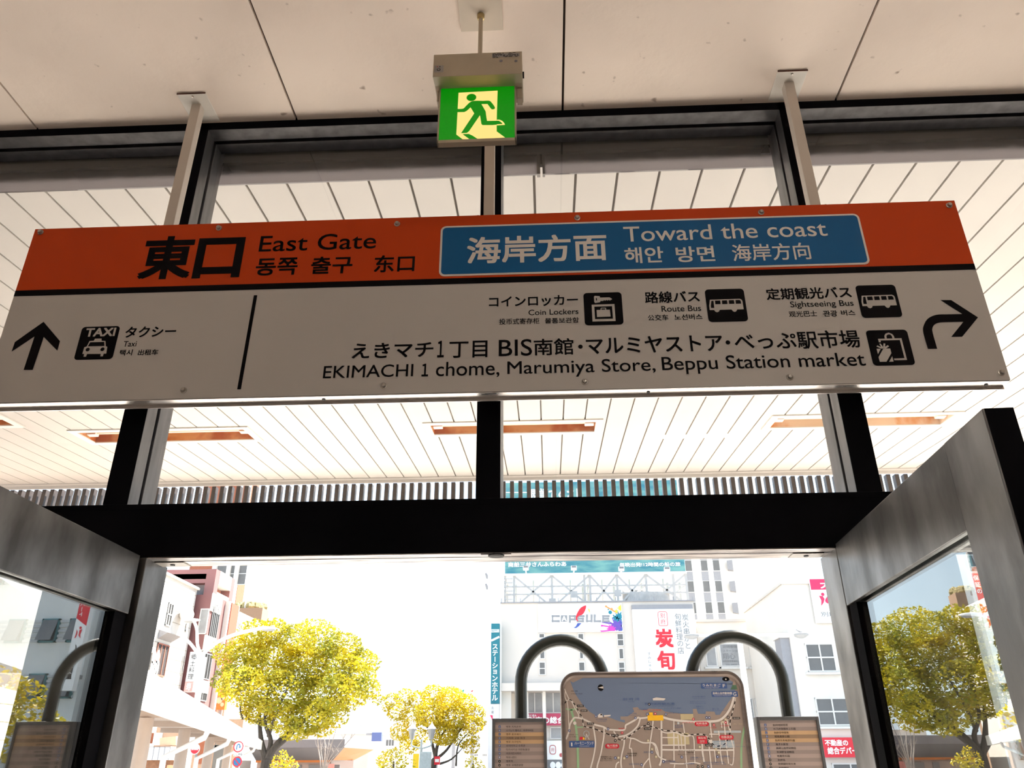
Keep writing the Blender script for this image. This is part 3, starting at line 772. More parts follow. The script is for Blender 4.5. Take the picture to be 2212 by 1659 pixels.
u, v = E_.px(*Zx(873, 377)); ru = abs(E_.px(*Zx(951, 375))[0] - E_.px(*Zx(795, 377))[0]) / 2
E_.disc(b, u, v, ru, 0.0010, 0, 24)
# running figure
ep(smooth_path([(652, 560), (740, 556), (790, 510), (850, 455), (915, 432), (1060, 432)], 5) + smooth_path([(1060, 432), (1155, 430), (1195, 460), (1245, 530), (1240, 560), (1200, 566), (1175, 545)], 5) + [(1130, 482), (1032, 484), (1060, 530), (1100, 600), (1110, 680), (1122, 752), (1240, 750), (1310, 748), (1350, 775), (1368, 800), (1210, 818), (1050, 818), (1032, 800), (1010, 660), (835, 915), (800, 942), (708, 947), (918, 632), (860, 536), (800, 590), (760, 610), (652, 612)], 0.0012, 0)
ep([(1278, 733), (1320, 732), (1365, 752), (1395, 785), (1408, 815), (1278, 823), (1278, 806), (1368, 800), (1350, 775), (1310, 750), (1278, 750)], 0.0014, 1)
ep([(732, 962), (830, 958), (890, 985), (968, 1036), (845, 1044)], 0.0012, 0)
b.build('running_figure', [M_GREEN, M_CREAM], pm)
# case above the panel
YC = -0.415
Ec = Face((0, YC, 0), (1, 0, 0), (0, 0, 1))
cu0 = Ec.px(*Zc(265, 1050))[0]; cu1 = Ec.px(*Zc(1680, 985))[0]
cv1 = (Ec.px(*Zc(275, 882))[1] + Ec.px(*Zc(1680, 805))[1]) / 2; cv0 = (Ec.px(*Zc(262, 1230))[1] + Ec.px(*Zc(1680, 1165))[1]) / 2
q = at(*Zc(960, 1345), Z=cv0 - 0.018)
b = MB()
zs1 = at(1030, 189, Y=YX).z; ys1 = at(1030, 183, Z=zs1).y
prof = [(YC, cv1), (YC, cv0), (ys1, zs1), (-0.338, zs1), (-0.315, cv0), (-0.315, cv1)]
n = len(prof); vs = [(cu0, y, z) for y, z in prof] + [(cu1, y, z) for y, z in prof]
b.add(vs, [tuple(range(n - 1, -1, -1)), tuple(range(n, 2 * n))] + [(i, (i + 1) % n, (i + 1) % n + n, i + n) for i in range(n)])
case = b.build('lamp_case', M_EXB, ex, bevel=0.001)
for a0, a1 in ((cu0 + 0.004, u0 - 0.007), (u1 + 0.007, cu1 - 0.002)):
    MB().box(a0, a1, -0.358, -0.332, zs1 - 0.036, zs1).build('case_foot', M_EXB, ex, bevel=0.001)
# label plates and test switch on the case
M_LAB = mat('silver_label', (0.42, 0.38, 0.36), 0.5, noise=0.25, nscale=30)
def lab(name, x0, y0, x1, y1, m, h=0.0008):
    a = Ec.px(*Zc(x0, y1)); c = Ec.px(*Zc(x1, y0)); bb = MB(); Ec.rect(bb, a[0], c[0], a[1], c[1], h); return bb.build(name, m, case)
lab('rating_label', 1200, 845, 1640, 918, M_LAB)
b = MB(); random.seed(5)
for r in range(5):
    x = 1210
    while x < 1600:
        w = random.uniform(18, 70); a = Ec.px(*Zc(x, 866 + r * 15 - (x - 1200) * 0.055)); c = Ec.px(*Zc(min(x + w, 1625), 857 + r * 15 - (x - 1200) * 0.055))
        if random.random() < .85: Ec.rect(b, a[0], c[0], a[1], c[1], 0.0013)
        x += w + random.uniform(8, 22)
b.build('label_print', M_INK, case)
lab('switch_label', 280, 1045, 432, 1160, M_LAB)
b = MB()
u, v = Ec.px(*Zc(352, 1115)); Ec.disc(b, u, v, 0.0048, 0.0016, 0); Ec.disc(b, u, v, 0.0032, 0.0020, 1)
for xx, mm in ((333, 2), (372, 0)):
    u, v = Ec.px(*Zc(xx, 1070)); Ec.disc(b, u, v, 0.0017, 0.0016, mm)
for xx, yy in ((1345, 975), (1582, 978)):
    u, v = Ec.px(*Zc(xx, yy)); Ec.disc(b, u, v, 0.0042, 0.0016, 3); Ec.disc(b, u, v, 0.0033, 0.0020, 1); Ec.disc(b, u, v, 0.0015, 0.0024, 3)
b.build('switch_and_marks', [M_INK, M_LAB, mat('red_lamp', (0.5, 0.03, 0.02), 0.4, noise=.1), mat('faded_blue_ink', (0.10, 0.12, 0.22), .6, noise=.1)], case)
MB().box(cu1, cu1 + 0.004, -0.388, -0.375, cv0 + 0.025, cv0 + 0.036).build('side_switch', M_INK, ex)
# rod and ceiling plate
rt = at(1038, 32, Z=CEIL)
rb = Vector((rt.x, -0.300, 0)); rx = (Ec.px(*Zc(1000, 830))[0])
ry = -0.325
MB().box(-0.208, -0.088, -0.425, -0.319, CEIL - 0.006, CEIL - 0.0005).build('ceiling_plate', mat('beige_plate', (0.66, 0.57, 0.47), 0.5, noise=.08), ex, bevel=0.0012)
RX = at(1038, 70, Y=-0.372).x
MB().tube([(RX, -0.372, CEIL - 0.006), (RX, -0.372, CEIL - 0.10), (RX, -0.3722, cv1 - 0.002)], 0.0062, 14).build('rod', M_EXB, ex, smooth=True)
MB().lathe([(0.0105, 0), (0.0105, 0.008), (0.0095, 0.015), (0.0068, 0.017)], (RX, -0.372, CEIL - 0.006), '-Z', 18).build('rod_collar', mat('brass_collar', (0.55, 0.42, 0.2), 0.35, 0.6, noise=.2), ex, smooth=True)
# ================================================================ information kiosk under the eaves
GZ = -0.02                     # level of the forecourt
M_PIPE = mat('green_black_pipe_paint', (0.007, 0.009, 0.006), 0.34, noise=0.25, nscale=6, spec=0.4, bump=0.0)
M_KFRAME = mat('brown_metal_frame', (0.20, 0.155, 0.135), 0.30, 0.75, noise=0.25, nscale=5, stretch=(1, 1, 6))
M_LIST = mat('list_frame_metal', (0.09, 0.087, 0.09), 0.42, 0.5, noise=0.2, nscale=9)
M_SEA = mat('map_sea_print', (0.115, 0.148, 0.225), 0.40, noise=0.05, nscale=2)
M_LAND = mat('map_land_print', (0.245, 0.185, 0.155), 0.42, noise=0.05, nscale=3)
M_ROAD = mat('map_road_print', (0.54, 0.48, 0.44), 0.45, noise=0.03)
M_MGRN = mat('map_green_print', (0.22, 0.36, 0.20), 0.45, noise=0.1)
M_MBLU = mat('map_navy_print', (0.035, 0.075, 0.20), 0.4, noise=0.1)
M_MRED = mat('map_red_print', (0.50, 0.015, 0.035), 0.4, noise=0.1)
M_MYEL = mat('map_amber_print', (0.75, 0.40, 0.015), 0.4, noise=0.1)
M_MTAN = mat('map_block_print', (0.42, 0.34, 0.20), 0.45, noise=0.1)
M_MGRY = mat('map_shade_print', (0.33, 0.36, 0.38), 0.45, noise=0.1)
YK = 4.20
kio = thing('information_kiosk', 'dark pipe framed town map board with list panels standing outside the doorway', 'map board', (0.74, YK, GZ))
def arch(uL, uR, vtop):
    vm = 1480
    xl, xr = at(uL, vm, Y=YK).x, at(uR, vm, Y=YK).x
    zt = at((uL + uR) / 2, vtop, Y=YK).z
    r = (xr - xl) / 2; zc = zt - r
    pts = [(xl, YK, GZ), (xl, YK, 1.0), (xl, YK, zc - 0.01)] + [((xl + xr) / 2 - r * cos(pi * k / 22), YK, zc + r * sin(pi * k / 22)) for k in range(23)] + [(xr, YK, zc - 0.01), (xr, YK, 1.0), (xr, YK, GZ)]
    MB().tube(pts, 0.0446, 18).build('arch_pipe', M_PIPE, kio, smooth=True)
    return xl, xr
aL = arch(1125, 1305, 1383); aR = arch(1494, 1693, 1374)
ZML = zo(1200, 1440, 7.577); ZMR = zo(1410, 1440, 7.574); ZK5 = zo(1040, 1400, 5.53); ZK6 = zo(1400, 1400, 5.53)
yf = YK - 0.075                # printed face
K = Face((0, yf, 0), (1, 0, 0), (0, 0, 1))
ul = K.px(*ZML(78, 450))[0]; ur = K.px(*ZMR(1485, 330))[0]; vt = (K.px(*ZML(900, 92))[1] + K.px(*ZMR(900, 68))[1]) / 2
vb = 0.86; R = 0.115
ol = rr(ul, ur, vb, vt, R, 8)
il = rr(ul + 0.030, ur - 0.030, vb + 0.03, vt - 0.036, R - 0.028, 8)
n = len(ol); b = MB()
def lp(pts, y): return [(u, y, v) for u, v in pts]
rings = [lp(ol, yf + 0.11), lp(ol, yf - 0.012), lp(rr(ul + 0.006, ur - 0.006, vb + .006, vt - .006, R - .006, 8), yf - 0.018), lp(rr(ul + 0.020, ur - 0.020, vb + .02, vt - .022, R - .02, 8), yf - 0.016), lp(il, yf)]
vs = [p for r_ in rings for p in r_]; fs = []
for i in range(len(rings) - 1):
    for k in range(n): fs.append((i * n + k, i * n + (k + 1) % n, (i + 1) * n + (k + 1) % n, (i + 1) * n + k)[::-1])
fs.append(tuple(range(n))[::-1])
b.add(vs, fs)
b.build('map_frame', M_KFRAME, kio, smooth=True)
b = MB(); b.prism([K.p(u, v, -0.0005) for u, v in rr(ul + 0.026, ur - 0.026, vb + 0.026, vt - 0.032, R - 0.024, 8)], (0, 0.004, 0))
mp = b.build('map_face', M_LAND, kio)
def mpoly(pts): return [K.px(*p) for p in pts]
coast = [ZML(*p) for p in ((240, 235), (300, 400), (345, 480), (440, 620), (560, 740), (680, 812), (860, 822), (1000, 880), (1135, 918), (1132, 872), (1065, 868), (1062, 817), (1180, 815), (1255, 760), (1288, 738), (1262, 672), (1340, 662), (1385, 705), (1490, 712), (1530, 682), (1600, 690))]
coast += [ZMR(*p) for p in ((60, 690), (150, 700), (200, 735), (460, 768), (660, 772), (655, 692), (715, 690), (742, 770), (865, 775), (870, 732), (1010, 738), (1030, 790), (1100, 788), (1130, 738), (1200, 640), (1285, 520), (1345, 400), (1370, 280))]
tu, tl = vt - 0.040, K.px(*ZML(240, 235))[0]
pts = mpoly(coast) + [(K.px(*ZMR(1370, 200))[0], vt - 0.09), (ur - 0.13, tu), (tl + 0.09, tu), (tl + 0.02, vt - 0.07)]
b = MB(); K.poly(b, pts, 0.0004); b.build('sea_print', M_SEA, mp)
roads = [([ZML(*p) for p in ((148, 365), (215, 520), (265, 575), (320, 690), (370, 770), (380, 830))], 14), ([ZML(*p) for p in ((160, 400), (155, 500), (190, 580), (205, 700), (215, 900), (225, 1010))], 13),
    ([ZML(*p) for p in ((170, 1190), (215, 1080), (235, 950), (290, 855), (330, 835), (440, 855), (560, 910), (640, 950), (780, 985), (850, 1025), (940, 1035), (1100, 1040), (1140, 1010), (1150, 960), (1200, 930), (1290, 880), (1350, 835), (1390, 845), (1520, 830), (1600, 800))], 26),
    ([ZML(*p) for p in ((1385, 850), (1350, 960), (1270, 1050), (1180, 1110), (1110, 1135), (1030, 1150))], 24), ([ZML(*p) for p in ((620, 970), (635, 1080), (655, 1250), (625, 1460), (575, 1659))], 22),
    ([ZML(*p) for p in ((795, 1000), (790, 1150), (765, 1300), (735, 1450), (690, 1600), (680, 1659))], 22), ([ZML(*p) for p in ((1125, 1140), (1120, 1280), (1085, 1430), (1070, 1560), (1080, 1659))], 22),
    ([ZML(*p) for p in ((1145, 1135), (1220, 1170), (1300, 1185), (1430, 1245), (1600, 1250), (1660, 1330), (1690, 1480))], 20), ([ZML(*p) for p in ((1235, 1170), (1210, 1330), (1245, 1350), (1260, 1550), (1280, 1659))], 16),
    ([ZML(*p) for p in ((1600, 890), (1575, 1080), (1545, 1280), (1535, 1490), (1560, 1659))], 18), ([ZML(*p) for p in ((985, 1659), (1000, 1590), (1040, 1560))], 18), ([ZML(*p) for p in ((950, 1060), (985, 1110))], 20), ([ZML(*p) for p in ((1535, 1495), (1450, 1600), (1430, 1659))], 16),
    ([ZMR(*p) for p in ((170, 830), (300, 865), (480, 890), (700, 905), (900, 900), (1080, 880), (1190, 800), (1270, 680), (1310, 570), (1330, 480))], 34),
    ([ZMR(*p) for p in ((142, 880), (142, 1100), (142, 1500), (110, 1620))], 28), ([ZMR(*p) for p in ((345, 880), (345, 1200), (348, 1540))], 19), ([ZMR(*p) for p in ((495, 920), (520, 1090))], 17), ([ZMR(*p) for p in ((935, 900), (965, 1160))], 18),
    ([ZMR(*p) for p in ((150, 1065), (230, 1085), (345, 1075), (430, 1100), (540, 1140), (660, 1140), (680, 1370))], 18), ([ZMR(*p) for p in ((150, 1360), (600, 1365), (1325, 1365))], 24), ([ZMR(*p) for p in ((150, 1285), (540, 1285))], 20), ([ZMR(*p) for p in ((160, 1160), (410, 1160))], 16),
    ([ZMR(*p) for p in ((810, 1265), (815, 1400), (840, 1560))], 26), ([ZMR(*p) for p in ((1075, 1050), (1095, 1180), (1110, 1420), (1140, 1600))], 17), ([ZMR(*p) for p in ((1120, 900), (1130, 1000))], 16), ([ZMR(*p) for p in ((1165, 890), (1185, 1100), (1200, 1250), (1240, 1590))], 17), ([ZMR(*p) for p in ((1210, 860), (1255, 1040))], 16),
    ([ZMR(*p) for p in ((925, 1105), (1090, 1105))], 16), ([ZMR(*p) for p in ((1285, 1200), (1325, 1350), (1310, 1590), (1260, 1595))], 16), ([ZMR(*p) for p in ((920, 1300), (940, 1480), (960, 1659))], 18), ([ZMR(*p) for p in ((1010, 1370), (1030, 1560))], 15),
    ([ZMR(*p) for p in ((530, 1290), (545, 1500), (560, 1659))], 16), ([ZMR(*p) for p in ((410, 1120), (430, 1360))], 15), ([ZMR(*p) for p in ((460, 1110), (480, 1360))], 14), ([ZMR(*p) for p in ((525, 1140), (530, 1285))], 17), ([ZMR(*p) for p in ((680, 1370), (690, 1580))], 14),
    ([ZMR(*p) for p in ((0, 1260), (40, 1300), (60, 1400), (120, 1490), (220, 1530))], 20), ([ZMR(*p) for p in ((280, 1580), (480, 1590), (660, 1570), (780, 1590))], 17), ([ZMR(*p) for p in ((0, 890), (-5, 1000))], 17), ([ZMR(*p) for p in ((360, 1600), (350, 1659))], 15)]
kz = abs(K.px(1400, 1500)[0] - K.px(1401, 1500)[0]) / 7.575
b = MB()
for i, (ps, w) in enumerate(roads): K.ribbon(b, smooth_path(mpoly(ps), 4), w * kz, 0.0010 + 0.00001 * i)
u, v = K.px(*ZML(315, 925)); K.disc(b, u, v, 26 * kz, 0.0014)
b.build('road_print', M_ROAD, mp)
b = MB()
for ps, w in (([ZML(*p) for p in ((170, 690), (250, 705), (345, 690))], 26), ([ZML(*p) for p in ((255, 705), (290, 830), (335, 1000), (360, 1250), (370, 1659))], 36), ([ZMR(*p) for p in ((1510, 960), (1470, 1150), (1450, 1350), (1450, 1659))], 30), ([ZML(*p) for p in ((350, 990), (455, 990))], 16)):
    K.ribbon(b, smooth_path(mpoly(ps), 5), w * kz, 0.0006)
b.build('green_route_print', M_MGRN, mp)
# railway: black and white dashes
rail = smooth_path(mpoly([ZML(*p) for p in ((150, 600), (200, 550), (250, 548), (320, 630), (400, 770), (445, 850), (450, 930), (480, 980), (600, 1005), (760, 1065), (920, 1130), (1000, 1170), (1070, 1200), (1180, 1160), (1290, 1070), (1420, 980), (1520, 970), (1640, 1000))] + [ZMR(*p) for p in ((100, 1020), (200, 1045), (330, 1055), (420, 1075), (560, 1115), (640, 1115), (760, 1105), (850, 1120), (930, 1190), (1000, 1280), (1090, 1300), (1190, 1250), (1265, 1080), (1265, 900), (1300, 760), (1340, 600), (1355, 510))]), 8)
b = MB(); b2 = MB(); acc = 0
for i in range(len(rail) - 1):
    acc += hypot(rail[i + 1][0] - rail[i][0], rail[i + 1][1] - rail[i][1])
    K.ribbon(b2 if int(acc / (48 * kz)) % 2 else b, [rail[i], rail[i + 1]], 13 * kz, 0.0017)
b.build('rail_dash_print', M_INK, mp); b2.build('rail_gap_print', M_ROAD, mp)
# colour blocks and name plates
def plate(Z, x0, y0, x1, y1, m, r=0, h=0.002):
    p = [K.px(*Z(x0, y1)), K.px(*Z(x1, y0))]; b = MB()
    K.rrect(b, p[0][0], p[1][0], p[0][1], p[1][1], max(r * kz, 0.0005), h); return b.build('name_plate', m, mp)
def ktext(Z, body, x0, y0, x1, y1, m, h=0.0026, bold=0.01):
    p = [K.px(*Z(x0, y1)), K.px(*Z(x1, y0))]; b = MB(); K.text(b, body, p[0][0], p[1][0], p[0][1], p[1][1], h, bold, res=2); return b.build('map_lettering', m, mp)
plate(ZMR, 250, 1085, 585, 1275, M_MTAN, 4, 0.0008)
plate(ZMR, 460, 775, 660, 870, M_MTAN, 4, 0.0008)
plate(ZMR, 985, 1210, 1330, 1330, M_MGRY, 4, 0.0008)
plate(ZMR, 1000, 1045, 1440, 1085, M_MGRY, 4, 0.0008)
plate(ZML, 1510, 795, 1760, 885, M_MYEL, 4); plate(ZML, 1535, 750, 1590, 800, M_MYEL, 4)
plate(ZML, 225, 1215, 635, 1325, M_MBLU, 12); ktext(ZML, 'ハーモニーランド', 315, 1228, 622, 1280, M_ROAD); ktext(ZML, 'Harmonyland', 395, 1290, 548, 1312, M_ROAD, bold=0.0); ktext(ZML, 'I', 258, 1245, 272, 1300, M_ROAD, bold=0.03)
plate(ZML, 815, 1262, 1040, 1342, M_MRED, 36); ktext(ZML, '亀川温泉', 842, 1275, 1018, 1312, M_ROAD); ktext(ZML, 'Kamegawa Hot Spring', 855, 1318, 1000, 1332, M_ROAD, bold=0.0)
plate(ZMR, 688, 900, 912, 975, M_MRED, 34); ktext(ZMR, '別府温泉', 712, 910, 890, 948, M_ROAD); ktext(ZMR, 'Beppu Hot Spring', 735, 954, 865, 968, M_ROAD, bold=0.0)
plate(ZMR, 1092, 1118, 1318, 1195, M_MRED, 34); ktext(ZMR, '浜脇温泉', 1118, 1130, 1296, 1168, M_ROAD); ktext(ZMR, 'Hamawaki Hot Spring', 1130, 1174, 1290, 1187, M_ROAD, bold=0.0)
plate(ZMR, 728, 1138, 880, 1262, M_MRED, 4); ktext(ZMR, '現在地', 742, 1150, 865, 1185, M_ROAD); ktext(ZMR, '別府駅', 770, 1205, 848, 1232, M_ROAD, bold=0.0); ktext(ZMR, 'Beppu Sta', 770, 1238, 848, 1252, M_ROAD, bold=0.0)
plate(ZMR, 792, 268, 1208, 362, M_MBLU, 12); ktext(ZMR, 'うみたまご', 815, 282, 1108, 328, M_ROAD); ktext(ZMR, 'Umitamago Aquarium', 848, 336, 1078, 354, M_ROAD, bold=0.0); ktext(ZMR, 'F', 1148, 288, 1180, 340, M_ROAD)
plate(ZMR, 968, 402, 1385, 496, M_MBLU, 12); ktext(ZMR, '高崎山自然動物園', 982, 414, 1292, 458, M_ROAD); ktext(ZMR, 'Takasakiyama Monkey Park', 1000, 467, 1280, 484, M_ROAD, bold=0.0); ktext(ZMR, 'G', 1318, 420, 1362, 478, M_ROAD)
for Z, x0, y0, x1, y1, tx in ((ZML, 352, 625, 460, 662, '大神駅'), (ZML, 412, 703, 520, 738, '豊岡駅'), (ZML, 518, 915, 630, 950, '暘谷駅'), (ZML, 915, 1108, 1030, 1142, '亀川駅'), (ZML, 1450, 1000, 1562, 1036, '別府大学駅'), (ZMR, 1308, 825, 1425, 860, '東別府駅'), (ZMR, 865, 1265, 975, 1305, '別府駅')):
    plate(Z, x0, y0, x1, y1, M_INK, 5, 0.0024); ktext(Z, tx, x0 + 10, y0 + 6, x1 - 10, y1 - 6, M_ROAD, 0.003, 0.0)
for Z, x0, y0, x1, y1, tx, mm in ((ZML, 1100, 510, 1372, 555, '別 府 湾', M_MBLU), (ZML, 1185, 565, 1290, 582, 'Beppu Bay', M_MBLU), (ZML, 255, 390, 360, 412, '杵築・中津', M_INK), (ZML, 255, 435, 440, 452, 'to Nakatsu · Kitsuki', M_INK), (ZML, 665, 850, 840, 878, '的ヶ浜海水浴場', M_MBLU), (ZML, 690, 886, 830, 900, 'Suminoe Beach', M_MBLU),
    (ZML, 1200, 760, 1325, 780, '別府海上保安署', M_MBLU), (ZML, 1145, 792, 1390, 806, 'Beppu Transportation Terminal', M_MBLU), (ZML, 1340, 690, 1480, 712, 'トキハ別府店', M_MBLU), (ZML, 735, 1465, 935, 1490, '別府医療センター', M_INK), (ZML, 735, 1500, 925, 1522, '(太陽の家)', M_INK), (ZML, 730, 1532, 930, 1548, 'Beppu Medical Center', M_INK), (ZML, 1175, 1410, 1330, 1435, '別府税務署', M_INK), (ZML, 1205, 1445, 1320, 1468, '国立大学', M_INK),
    (ZML, 1445, 1388, 1560, 1412, '別府大学', M_MBLU), (ZML, 1205, 1585, 1370, 1610, '別府市役所', M_MBLU), (ZML, 210, 1105, 370, 1122, '至 由布院・大分', M_INK), (ZML, 225, 1140, 350, 1155, 'to Yufuin', M_INK),
    (ZMR, -130, 585, 355, 632, '別府国際観光港', M_MBLU), (ZMR, 0, 638, 340, 655, 'Beppu International Ferry Port', M_MBLU), (ZMR, 640, 480, 858, 505, '大分空港行', M_MBLU), (ZMR, 665, 516, 858, 530, 'Oita Airport', M_MBLU), (ZMR, 605, 560, 872, 585, '大分ホーバーフェリー', M_MBLU), (ZMR, 605, 592, 870, 607, 'Oita Hovercraft', M_MBLU), (ZMR, 710, 640, 840, 665, '別府タワー', M_MBLU), (ZMR, 728, 676, 840, 690, 'Beppu Tower', M_MBLU), (ZMR, 975, 680, 1080, 705, '餅ヶ浜', M_MBLU), (ZMR, 975, 712, 1205, 726, 'Mochigahama Beach', M_MBLU),
    (ZMR, 240, 745, 460, 770, '別府交通センター', M_MBLU), (ZMR, 185, 670, 465, 692, 'フジ・グラン別府', M_MBLU), (ZMR, 355, 955, 488, 980, '北浜公園', M_MBLU), (ZMR, 355, 988, 488, 1003, 'Kitahama', M_MBLU), (ZMR, 1000, 1215, 1270, 1232, '別府中央図書館', M_MBLU), (ZMR, 1000, 1245, 1430, 1258, 'Beppu City Library', M_MBLU), (ZMR, 1000, 1275, 1230, 1292, '市営温泉', M_MBLU), (ZMR, 1000, 1300, 1510, 1314, 'Municipal Hot Spring', M_MBLU),
    (ZMR, 1070, 1335, 1220, 1360, '市民会館', M_INK), (ZMR, 430, 1362, 690, 1388, 'ビーコンプラザ', M_INK), (ZMR, 570, 1395, 670, 1418, '国際', M_INK), (ZMR, 415, 1430, 695, 1445, 'Beppu City Convention Center', M_INK), (ZMR, 615, 1475, 830, 1500, '別府公園プール', M_MBLU), (ZMR, 615, 1508, 820, 1523, 'Beppu Park', M_MBLU), (ZMR, 1090, 1455, 1255, 1478, '市営競輪場', M_MBLU), (ZMR, 1090, 1488, 1345, 1500, 'Beppu Velodrome', M_MBLU),
    (ZMR, 195, 1535, 365, 1560, '別府市美術館', M_MBLU), (ZMR, 190, 1566, 430, 1580, 'Beppu Art Museum', M_MBLU), (ZMR, 510, 1575, 680, 1600, '市立図書館', M_MBLU), (ZMR, 835, 1555, 1170, 1578, '別府市社会福祉会館', M_MBLU), (ZMR, 835, 1588, 1200, 1603, 'Social Welfare Hall', M_MBLU), (ZMR, 480, 905, 670, 925, '北浜温泉', M_MRED), (ZMR, 925, 990, 1040, 1012, '竹瓦温泉', M_MRED), (ZMR, 1100, 955, 1250, 978, '永石温泉', M_MRED), (ZMR, -160, 700, 140, 722, '上人ヶ浜温泉', M_MRED), (ZML, 1030, 1003, 1140, 1025, '亀陽泉', M_MRED), (ZMR, 1305, 930, 1470, 948, '大 分', M_MTAN)):
    ktext(Z, tx, x0, y0, x1, y1, mm, 0.0028, 0.0)
for Z, x, y, m in ((ZML, 662, 812, M_MBLU), (ZML, 1307, 840, M_MBLU), (ZML, 1500, 778, M_MBLU), (ZML, 1533, 617, M_INK), (ZML, 1518, 935, M_INK), (ZML, 978, 1212, M_INK), (ZML, 978, 1495, M_MBLU), (ZML, 1030, 1492, M_MTAN), (ZML, 1168, 1472, M_MBLU), (ZML, 1125, 1500, M_MTAN), (ZML, 1578, 1400, M_MBLU), (ZML, 1515, 1212, M_MTAN), (ZML, 1578, 1352, M_MTAN), (ZML, 1408, 1605, M_MBLU), (ZML, 1090, 1083, M_MRED), (ZML, 860, 1020, M_MBLU), (ZML, 225, 1050, M_MBLU),
    (ZMR, 40, 770, M_MRED), (ZMR, 215, 778, M_MBLU), (ZMR, 663, 860, M_MRED), (ZMR, 880, 835, M_MBLU), (ZMR, 925, 835, M_MBLU), (ZMR, 1232, 828, M_INK), (ZMR, 418, 925, M_MGRY), (ZMR, 1000, 955, M_MRED), (ZMR, 1192, 915, M_MRED), (ZMR, 1138, 905, M_MTAN), (ZMR, 1188, 865, M_MTAN), (ZMR, 910, 1232, M_INK), (ZMR, 1035, 1350, M_MTAN), (ZMR, 770, 1315, M_MTAN), (ZMR, 1080, 1405, M_MTAN), (ZMR, 1060, 1475, M_MBLU), (ZMR, 475, 1480, M_MBLU), (ZMR, 175, 1555, M_MBLU), (ZMR, 55, 1475, M_MTAN), (ZMR, 740, 1640, M_INK), (ZMR, 815, 1635, M_INK), (ZMR, 910, 1635, M_MBLU)):
    u, v = K.px(*Z(x, y)); b = MB(); K.disc(b, u, v, 20 * kz, 0.0028, 0, 14); K.disc(b, u, v, 9 * kz, 0.0032, 1, 10); b.build('place_mark', [m, M_ROAD], mp)
b = MB(); u, v = K.px(*ZML(740, 345)); K.disc(b, u, v, 50 * kz, 0.002, 0, 22); K.poly(b, mpoly([ZML(695, 345), ZML(782, 322), ZML(785, 362)]), 0.0026, 1); b.build('compass_mark', [M_INK, M_ROAD], mp)
b = MB(); K.poly(b, mpoly([ZMR(0, 520), ZMR(60, 505), ZMR(200, 520), ZMR(210, 530), ZMR(180, 552), ZMR(5, 552)]), 0.002); b.build('ferry_drawing', M_ROAD, mp)
b = MB(); K.poly(b, mpoly([ZMR(1268, 375), ZMR(1300, 320), ZMR(1320, 230), ZMR(1350, 230), ZMR(1365, 310), ZMR(1385, 372)]), 0.002, 0); K.poly(b, mpoly([ZMR(1305, 300), ZMR(1320, 215), ZMR(1345, 212), ZMR(1362, 300)]), 0.0024, 1); K.disc(b, *K.px(*ZMR(1195, 205)), 60 * kz, 0.002, 2, 14, 34 * kz); K.disc(b, *K.px(*ZMR(1195, 207)), 12 * kz, 0.0024, 3, 10); b.build('hill_and_fish_drawing', [mat('hill_green', (0.06, 0.12, 0.07), .5, noise=.1), M_LAND, M_INK, M_ROAD], mp)
b = MB()
u, v = K.px(*ZML(505, 1100)); pr_ = [(u + 44 * kz * cos(k * pi / 12), v + 44 * kz * sin(k * pi / 12)) for k in range(25)]; K.ribbon(b, pr_, 9 * kz, 0.002, 0)
K.ribbon(b, mpoly([ZML(505, 1100), ZML(550, 1195)]), 9 * kz, 0.002, 1); K.ribbon(b, mpoly([ZML(505, 1100), ZML(490, 1195)]), 9 * kz, 0.002, 1)
K.poly(b, mpoly([ZML(395, 1195), ZML(400, 1150), ZML(445, 1150), ZML(445, 1195)]), 0.0022, 2); K.poly(b, mpoly([ZML(445, 1195), ZML(450, 1160), ZML(475, 1160), ZML(475, 1195)]), 0.0022, 3)
b.build('big_wheel_drawing', [M_MGRY, M_ROAD, M_MRED, M_MYEL], mp)
b = MB()
K.poly(b, mpoly([ZML(690, 800), ZML(720, 770), ZML(760, 770), ZML(775, 830), ZML(700, 835)]), 0.002, 0); K.poly(b, mpoly([ZML(790, 795), ZML(905, 790), ZML(895, 812), ZML(800, 822)]), 0.002, 0); K.poly(b, mpoly([ZML(735, 775), ZML(760, 775), ZML(762, 795), ZML(735, 798)]), 0.0024, 1)
K.poly(b, mpoly([ZMR(905, 1195), ZMR(970, 1195), ZMR(975, 1250), ZMR(935, 1255)]), 0.003, 0)
b.build('bathers_drawing', [M_ROAD, M_INK], mp)

